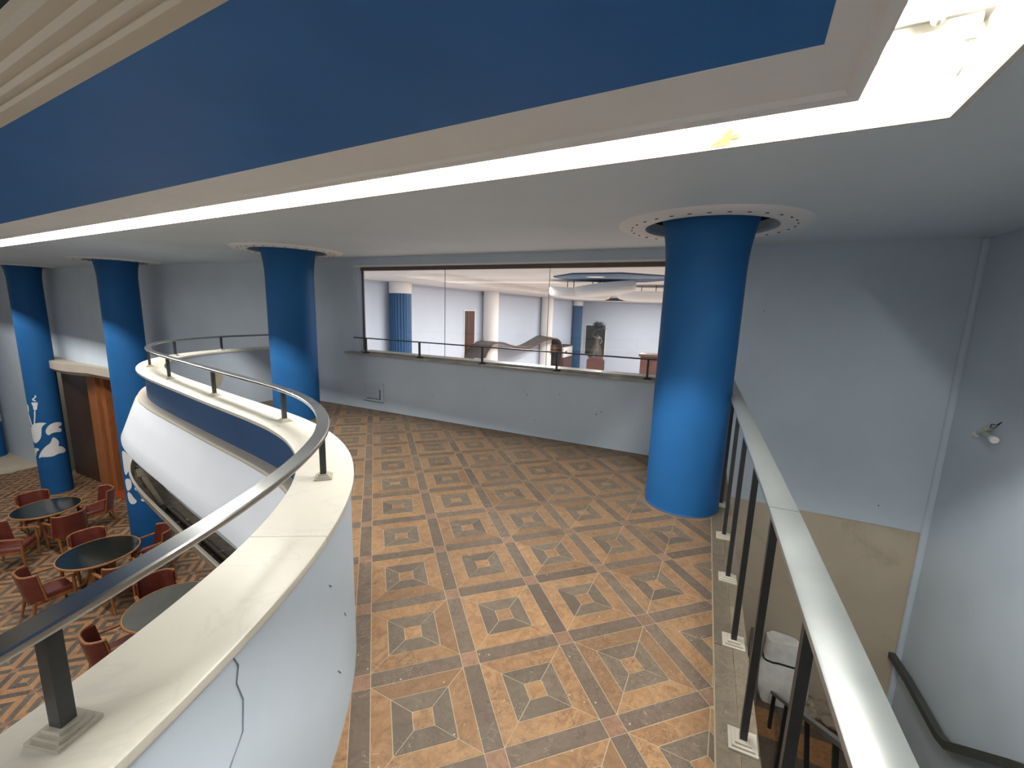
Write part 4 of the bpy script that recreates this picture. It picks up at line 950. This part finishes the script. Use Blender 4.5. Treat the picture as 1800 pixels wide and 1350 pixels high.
def fluted(u, label):
    c = B(u, -5.08); t = thing('fluted_column', label, 'column', (c.x, c.y, ZL), 0, 'columns of the hall behind the glass')
    n = 144; vs = []; fs = []
    for z in (ZL, 2.02):
        for k in range(n): a = 2 * math.pi * k / n; r = 0.295 - 0.022 * abs(math.sin(a * 12)) ** 0.7; vs.append((c.x + r * math.cos(a), c.y + r * math.sin(a), z))
    fs = [(k, (k + 1) % n, n + (k + 1) % n, n + k) for k in range(n)] + [tuple(range(n, 2 * n)), tuple(range(n))[::-1]]
    mb = MB(); mb.add(vs, fs); obj('shaft', mb, 'hall_blue', t, 25)
    mb = MB(); mb.lathe([(0.305, 2.021), (0.305, 2.325)], 40, (c.x, c.y, 0)); obj('white_top', mb, 'hall_white', t, 40)
fluted(4.25, 'nearest fluted blue column behind the glass with white top')
fluted(20.6, 'far fluted blue column behind the glass beside the statue')
for u, lab in ((9.45, 'plain white column behind the glass beside the dark door'), (15.4, 'plain white column behind the glass above the high hump of the wavy canopy')):
    c = B(u, -5.08); mb = MB(); mb.lathe([(0.30, ZL), (0.30, 2.328)], 40, (c.x, c.y, 0)); tag(obj('white_column', mb, 'hall_white', None, 40), lab, 'column', 'columns of the hall behind the glass')
# dark door high on the side wall
d2 = bpy.data.objects.new('door_2', None); COL.objects.link(d2); d2['kind'] = 'structure'; d2.location = B(8.2, -5.38, -0.6); d2.matrix_basis = Matrix.Translation(B(8.2, -5.38, -0.6))
wbox('door_frame', 'hall_white', 7.98, 8.02, -5.41, -5.36, -0.6, 1.62, d2); wbox('door_frame', 'hall_white', 8.72, 8.76, -5.41, -5.36, -0.6, 1.62, d2); wbox('door_frame', 'hall_white', 8.02, 8.72, -5.41, -5.36, 1.58, 1.62, d2)
wbox('door_leaf', 'door_dark', 8.02, 8.22, -5.40, -5.385, -0.6, 1.58, d2); wbox('door_leaf', 'hall_wood', 8.22, 8.72, -5.40, -5.375, -0.6, 1.58, d2)
# wavy canopy
wc = thing('wavy_canopy', 'wavy grey-topped canopy with red edge behind the glass', 'canopy', tuple(B(11, -4.8, 0)))
Fp = [(7.82, 0.01), (8.05, 0.31), (8.55, 0.5), (9.19, 0.45), (10.1, 0.24), (10.64, 0.16), (11.75, 0.06), (12.64, 0.2), (13.53, 0.31), (14.43, 0.36), (15.3, 0.30), (15.85, 0.08), (15.98, -0.35), (15.97, -1.09)]
Bk = [(8.0, -0.08), (8.25, 0.2), (8.66, 0.40), (9.21, 0.48), (9.9, 0.45), (11.02, 0.29), (12.52, 0.03), (13.41, 0.13), (14.29, 0.3), (15.09, 0.44), (16.1, 0.40), (16.7, 0.1), (16.85, -0.35), (16.85, -1.09)]
def resamp(pl, n):
    a = np.array(pl); s_ = np.r_[0, np.cumsum(np.linalg.norm(np.diff(a, axis=0), axis=1))]; q = np.linspace(0, s_[-1], n); x = np.stack([np.interp(q, s_, a[:, i]) for i in (0, 1)], 1)
    for _ in range(3): x[1:-1] = 0.25 * x[:-2] + 0.5 * x[1:-1] + 0.25 * x[2:]
    return x
n = 60; fp = resamp(Fp, n); bk_ = resamp(Bk, n); mb = MB(); vs_ = []
for k in range(n):
    for (q, v, dz) in ((fp[k], -4.4, 0), (bk_[k], -5.395, 0), (bk_[k], -5.395, -0.035), (fp[k], -4.4, -0.035)): vs_.append(B(float(q[0]), v, float(q[1]) + dz))
mb.add(vs_, [(4 * k + j, 4 * k + 4 + j, 4 * k + 4 + (j + 1) % 4, 4 * k + (j + 1) % 4) for k in range(n - 1) for j in range(4)] + [(0, 1, 2, 3), tuple(range(4 * n - 4, 4 * n))[::-1]]); obj('roof_sheet', mb, 'roof_grey', wc, 40)
mb = MB(); mb.tube([B(float(q[0]), -4.39, float(q[1]) - 0.012) for q in fp], 0.032, 6); obj('edge_trim', mb, 'hall_wood', wc, 50)
# kiosk, counter, picture, statue
ki = thing('kiosk', 'white box kiosk with red-brown lower front behind the glass', 'kiosk', tuple(B(17.6, -4.9, -3.7)))
wbox('upper_box', 'hall_white', 16.9, 18.4, -5.35, -4.6, -0.82, -0.24, ki); wbox('lower_front', 'hall_wood', 16.85, 18.5, -5.35, -4.62, ZL, -0.84, ki); wbox('roof_edge', 'dark', 16.88, 18.42, -5.36, -4.56, -0.24, -0.20, ki)
wbox('panel', 'hall_wood', 15.35, 16.25, -5.0, -4.62, -0.45, -0.03, ki); wbox('hatch', 'dark', 17.1, 17.45, -4.598, -4.59, -0.62, -0.5, ki)
ct = thing('counter', 'brown wooden counter cabinet behind the glass near the column', 'counter', tuple(B(12.3, 0.75, ZL)))
wbox('body', 'hall_wood', 12.02, 12.6, 0.22, 1.5, ZL, 0.02, ct); wbox('worktop', 'door_dark', 11.95, 12.65, 0.16, 1.56, 0.02, 0.12, ct)
pc = thing('picture', 'dark wall panel in a thin white frame behind the statue', 'picture', tuple(B(21.97, -4.25, -1.05)))
wbox('canvas', 'dark', 21.96, 21.995, -4.88, -3.62, -1.03, 0.82, pc)
for a in ((-4.93, -4.88, -1.08, 0.87), (-3.62, -3.57, -1.08, 0.87), (-4.88, -3.62, 0.82, 0.87), (-4.88, -3.62, -1.08, -1.03)): wbox('frame', 'hall_white', 21.94, 21.995, *a, pc)
su, sv = 18.0, -3.10
stt = thing('statue', 'dark bronze statue of a figure lifting a bunch of leaves, on a red plinth', 'statue', tuple(B(su, sv, ZL)), math.atan2(CAM.y - B(su, sv).y, CAM.x - B(su, sv).x) + math.pi / 2)
mb = MB(); mb.box((0, 0, 1.38), (0.96, 0.8, 2.76)); obj('pedestal', mb, 'hall_wood', stt, None, True)
mb = MB(); mb.box((0, 0, 2.84), (0.80, 0.65, 0.16)); obj('plinth', mb, 'hall_wood', stt, None, True)
def skin(joints_, edges_, name, m, parent):
    me = bpy.data.meshes.new(name); me.from_pydata([j[0] for j in joints_], edges_, []); o = link(name, me, parent); me.materials.append(MT[m])
    mo = o.modifiers.new('skin', 'SKIN'); sv_ = me.skin_vertices[0].data
    for k, j in enumerate(joints_): sv_[k].radius = (j[1], j[1]); sv_[k].use_root = (k == 0)
    ss = o.modifiers.new('sub', 'SUBSURF'); ss.levels = 1; ss.render_levels = 1
    for p in me.polygons: p.use_smooth = True
    return o
zb = 2.92
J = [((0.0, 0, zb + 0.72), .125), ((0.02, 0, zb + 0.9), .105), ((0.03, 0, zb + 1.06), .125), ((0.03, 0, zb + 1.17), .05), ((0.04, -.02, zb + 1.30), .085),
     ((0.18, 0, zb + 1.08), .05), ((0.26, -.04, zb + 0.88), .04), ((0.16, -.12, zb + 0.72), .032), ((-0.13, 0, zb + 1.10), .05), ((-0.27, -.02, zb + 1.22), .042), ((-0.17, -.05, zb + 1.44), .034), ((0.02, -.05, zb + 1.52), .03),
     ((-0.09, 0, zb + 0.62), .10), ((-0.13, -.05, zb + 0.32), .075), ((-0.12, 0, zb + 0.04), .05), ((0.10, 0, zb + 0.62), .10), ((0.12, -.03, zb + 0.32), .075), ((0.10, 0, zb + 0.04), .05)]
skin(J, [(0, 1), (1, 2), (2, 3), (3, 4), (2, 5), (5, 6), (6, 7), (2, 8), (8, 9), (9, 10), (10, 11), (0, 12), (12, 13), (13, 14), (0, 15), (15, 16), (16, 17)], 'figure', 'bronze', stt)
mb = MB()      # drapery round the legs
n = 28; prof = [(0.40, 0.0), (0.36, 0.15), (0.30, 0.35), (0.22, 0.58), (0.15, 0.76)]; vs_ = []
for r_, z in prof:
    for k in range(n): a = 2 * math.pi * k / n; q = r_ * (1 + 0.10 * math.sin(5 * a + z * 3) + 0.05 * math.sin(9 * a)); vs_.append((q * math.cos(a) * 0.95 - 0.05 * (0.76 - z), q * math.sin(a) * 0.7, zb + z))
mb.add(vs_, [(i * n + k, i * n + (k + 1) % n, (i + 1) * n + (k + 1) % n, (i + 1) * n + k) for i in range(4) for k in range(n)] + [tuple(range(n))[::-1], tuple(range(4 * n, 5 * n))]); obj('drapery', mb, 'bronze', stt, 60, True)
mb = MB(); rn = random.Random(4)
for _ in range(110):
    a = rn.uniform(0, 6.28); e_ = rn.uniform(-0.2, 1.3); L_ = rn.uniform(0.34, 0.62); c0 = Vector((0.03, -0.04, zb + 1.58))
    d = Vector((math.cos(a) * math.cos(e_), math.sin(a) * math.cos(e_), math.sin(e_) * 0.7)); w = d.cross(Vector((0, 0, 1))).normalized() * 0.075; b_ = c0 + d * 0.07
    mb.add([b_, b_ + d * L_ * .5 + w, b_ + d * L_, b_ + d * L_ * .5 - w, b_ + d * L_ * .5 + Vector((0, 0, .015))], [(0, 1, 4), (1, 2, 4), (2, 3, 4), (3, 0, 4)])
o = obj('leaves', mb, 'leafgrey', stt, None, True); o['kind'] = 'stuff'
# hanging white dishes and the blue ceiling plate
ch = thing('ceiling_plate', 'blue many-sided plate under the ceiling of the hall behind the glass', 'ceiling plate', tuple(B(2.9, 1.0, 2.30)))
mb = MB(); c = B(2.75, 1.05); mb.prism([(c.x + 1.05 * math.cos(R(22.5 + 45 * k)), c.y + 1.05 * math.sin(R(22.5 + 45 * k))) for k in range(8)], 2.285, 2.309); obj('plate', mb, 'hall_blue', ch)
mb = MB(); c = B(2.2, 0.9); mb.lathe([(0.0, 2.283), (0.16, 2.283), (0.16, 2.272), (0.0, 2.272)], 28, (c.x, c.y, 0)); obj('rose', mb, 'hall_white', ch, 40)
def dish(label, u, v, z, a, b_, tilt, rot):
    c = B(u, v, z); t = thing('hanging_dish', label, 'hanging lamp', tuple(c), 0, 'white dishes hung behind the glass'); n = 36; rows = [(0.0, -0.13), (0.5, -0.125), (0.82, -0.11), (0.96, -0.07), (1.0, 0.0), (1.0, 0.09), (0.96, 0.09), (0.90, -0.04), (0.0, -0.08)]
    mt_ = Matrix.Translation(c) @ Matrix.Rotation(rot, 4, 'Z') @ Matrix.Rotation(tilt, 4, 'Y'); vs_ = []
    for r_, h in rows:
        for k in range(n): q = 2 * math.pi * k / n; vs_.append(mt_ @ Vector((a * r_ * math.cos(q), b_ * r_ * math.sin(q), h)))
    mb = MB(); mb.add(vs_, [(i * n + k, i * n + (k + 1) % n, (i + 1) * n + (k + 1) % n, (i + 1) * n + k) for i in range(len(rows) - 1) for k in range(n)]); obj('dish', mb, 'hall_white', t, 50)
    for k in range(3): q = 2 * math.pi * k / 3 + 0.4; p = mt_ @ Vector((a * .6 * math.cos(q), b_ * .6 * math.sin(q), -0.02)); mb = MB(); mb.tube([p, (p.x, p.y, 2.309)], 0.008, 6); obj('rod', mb, 'dark', t, 60)
dish('lower white hanging dish behind the glass, left of the pair', 3.6, 0.20, 2.06, 0.66, 0.42, 0.05, R(-43))
dish('upper white hanging dish behind the glass, tilted above the lower one', 3.3, 0.80, 2.13, 0.60, 0.40, -0.12, R(-43))
dish('long white hanging dish behind the glass close to the big column', 5.4, 1.6, 2.08, 1.0, 0.6, 0.0, R(-43))
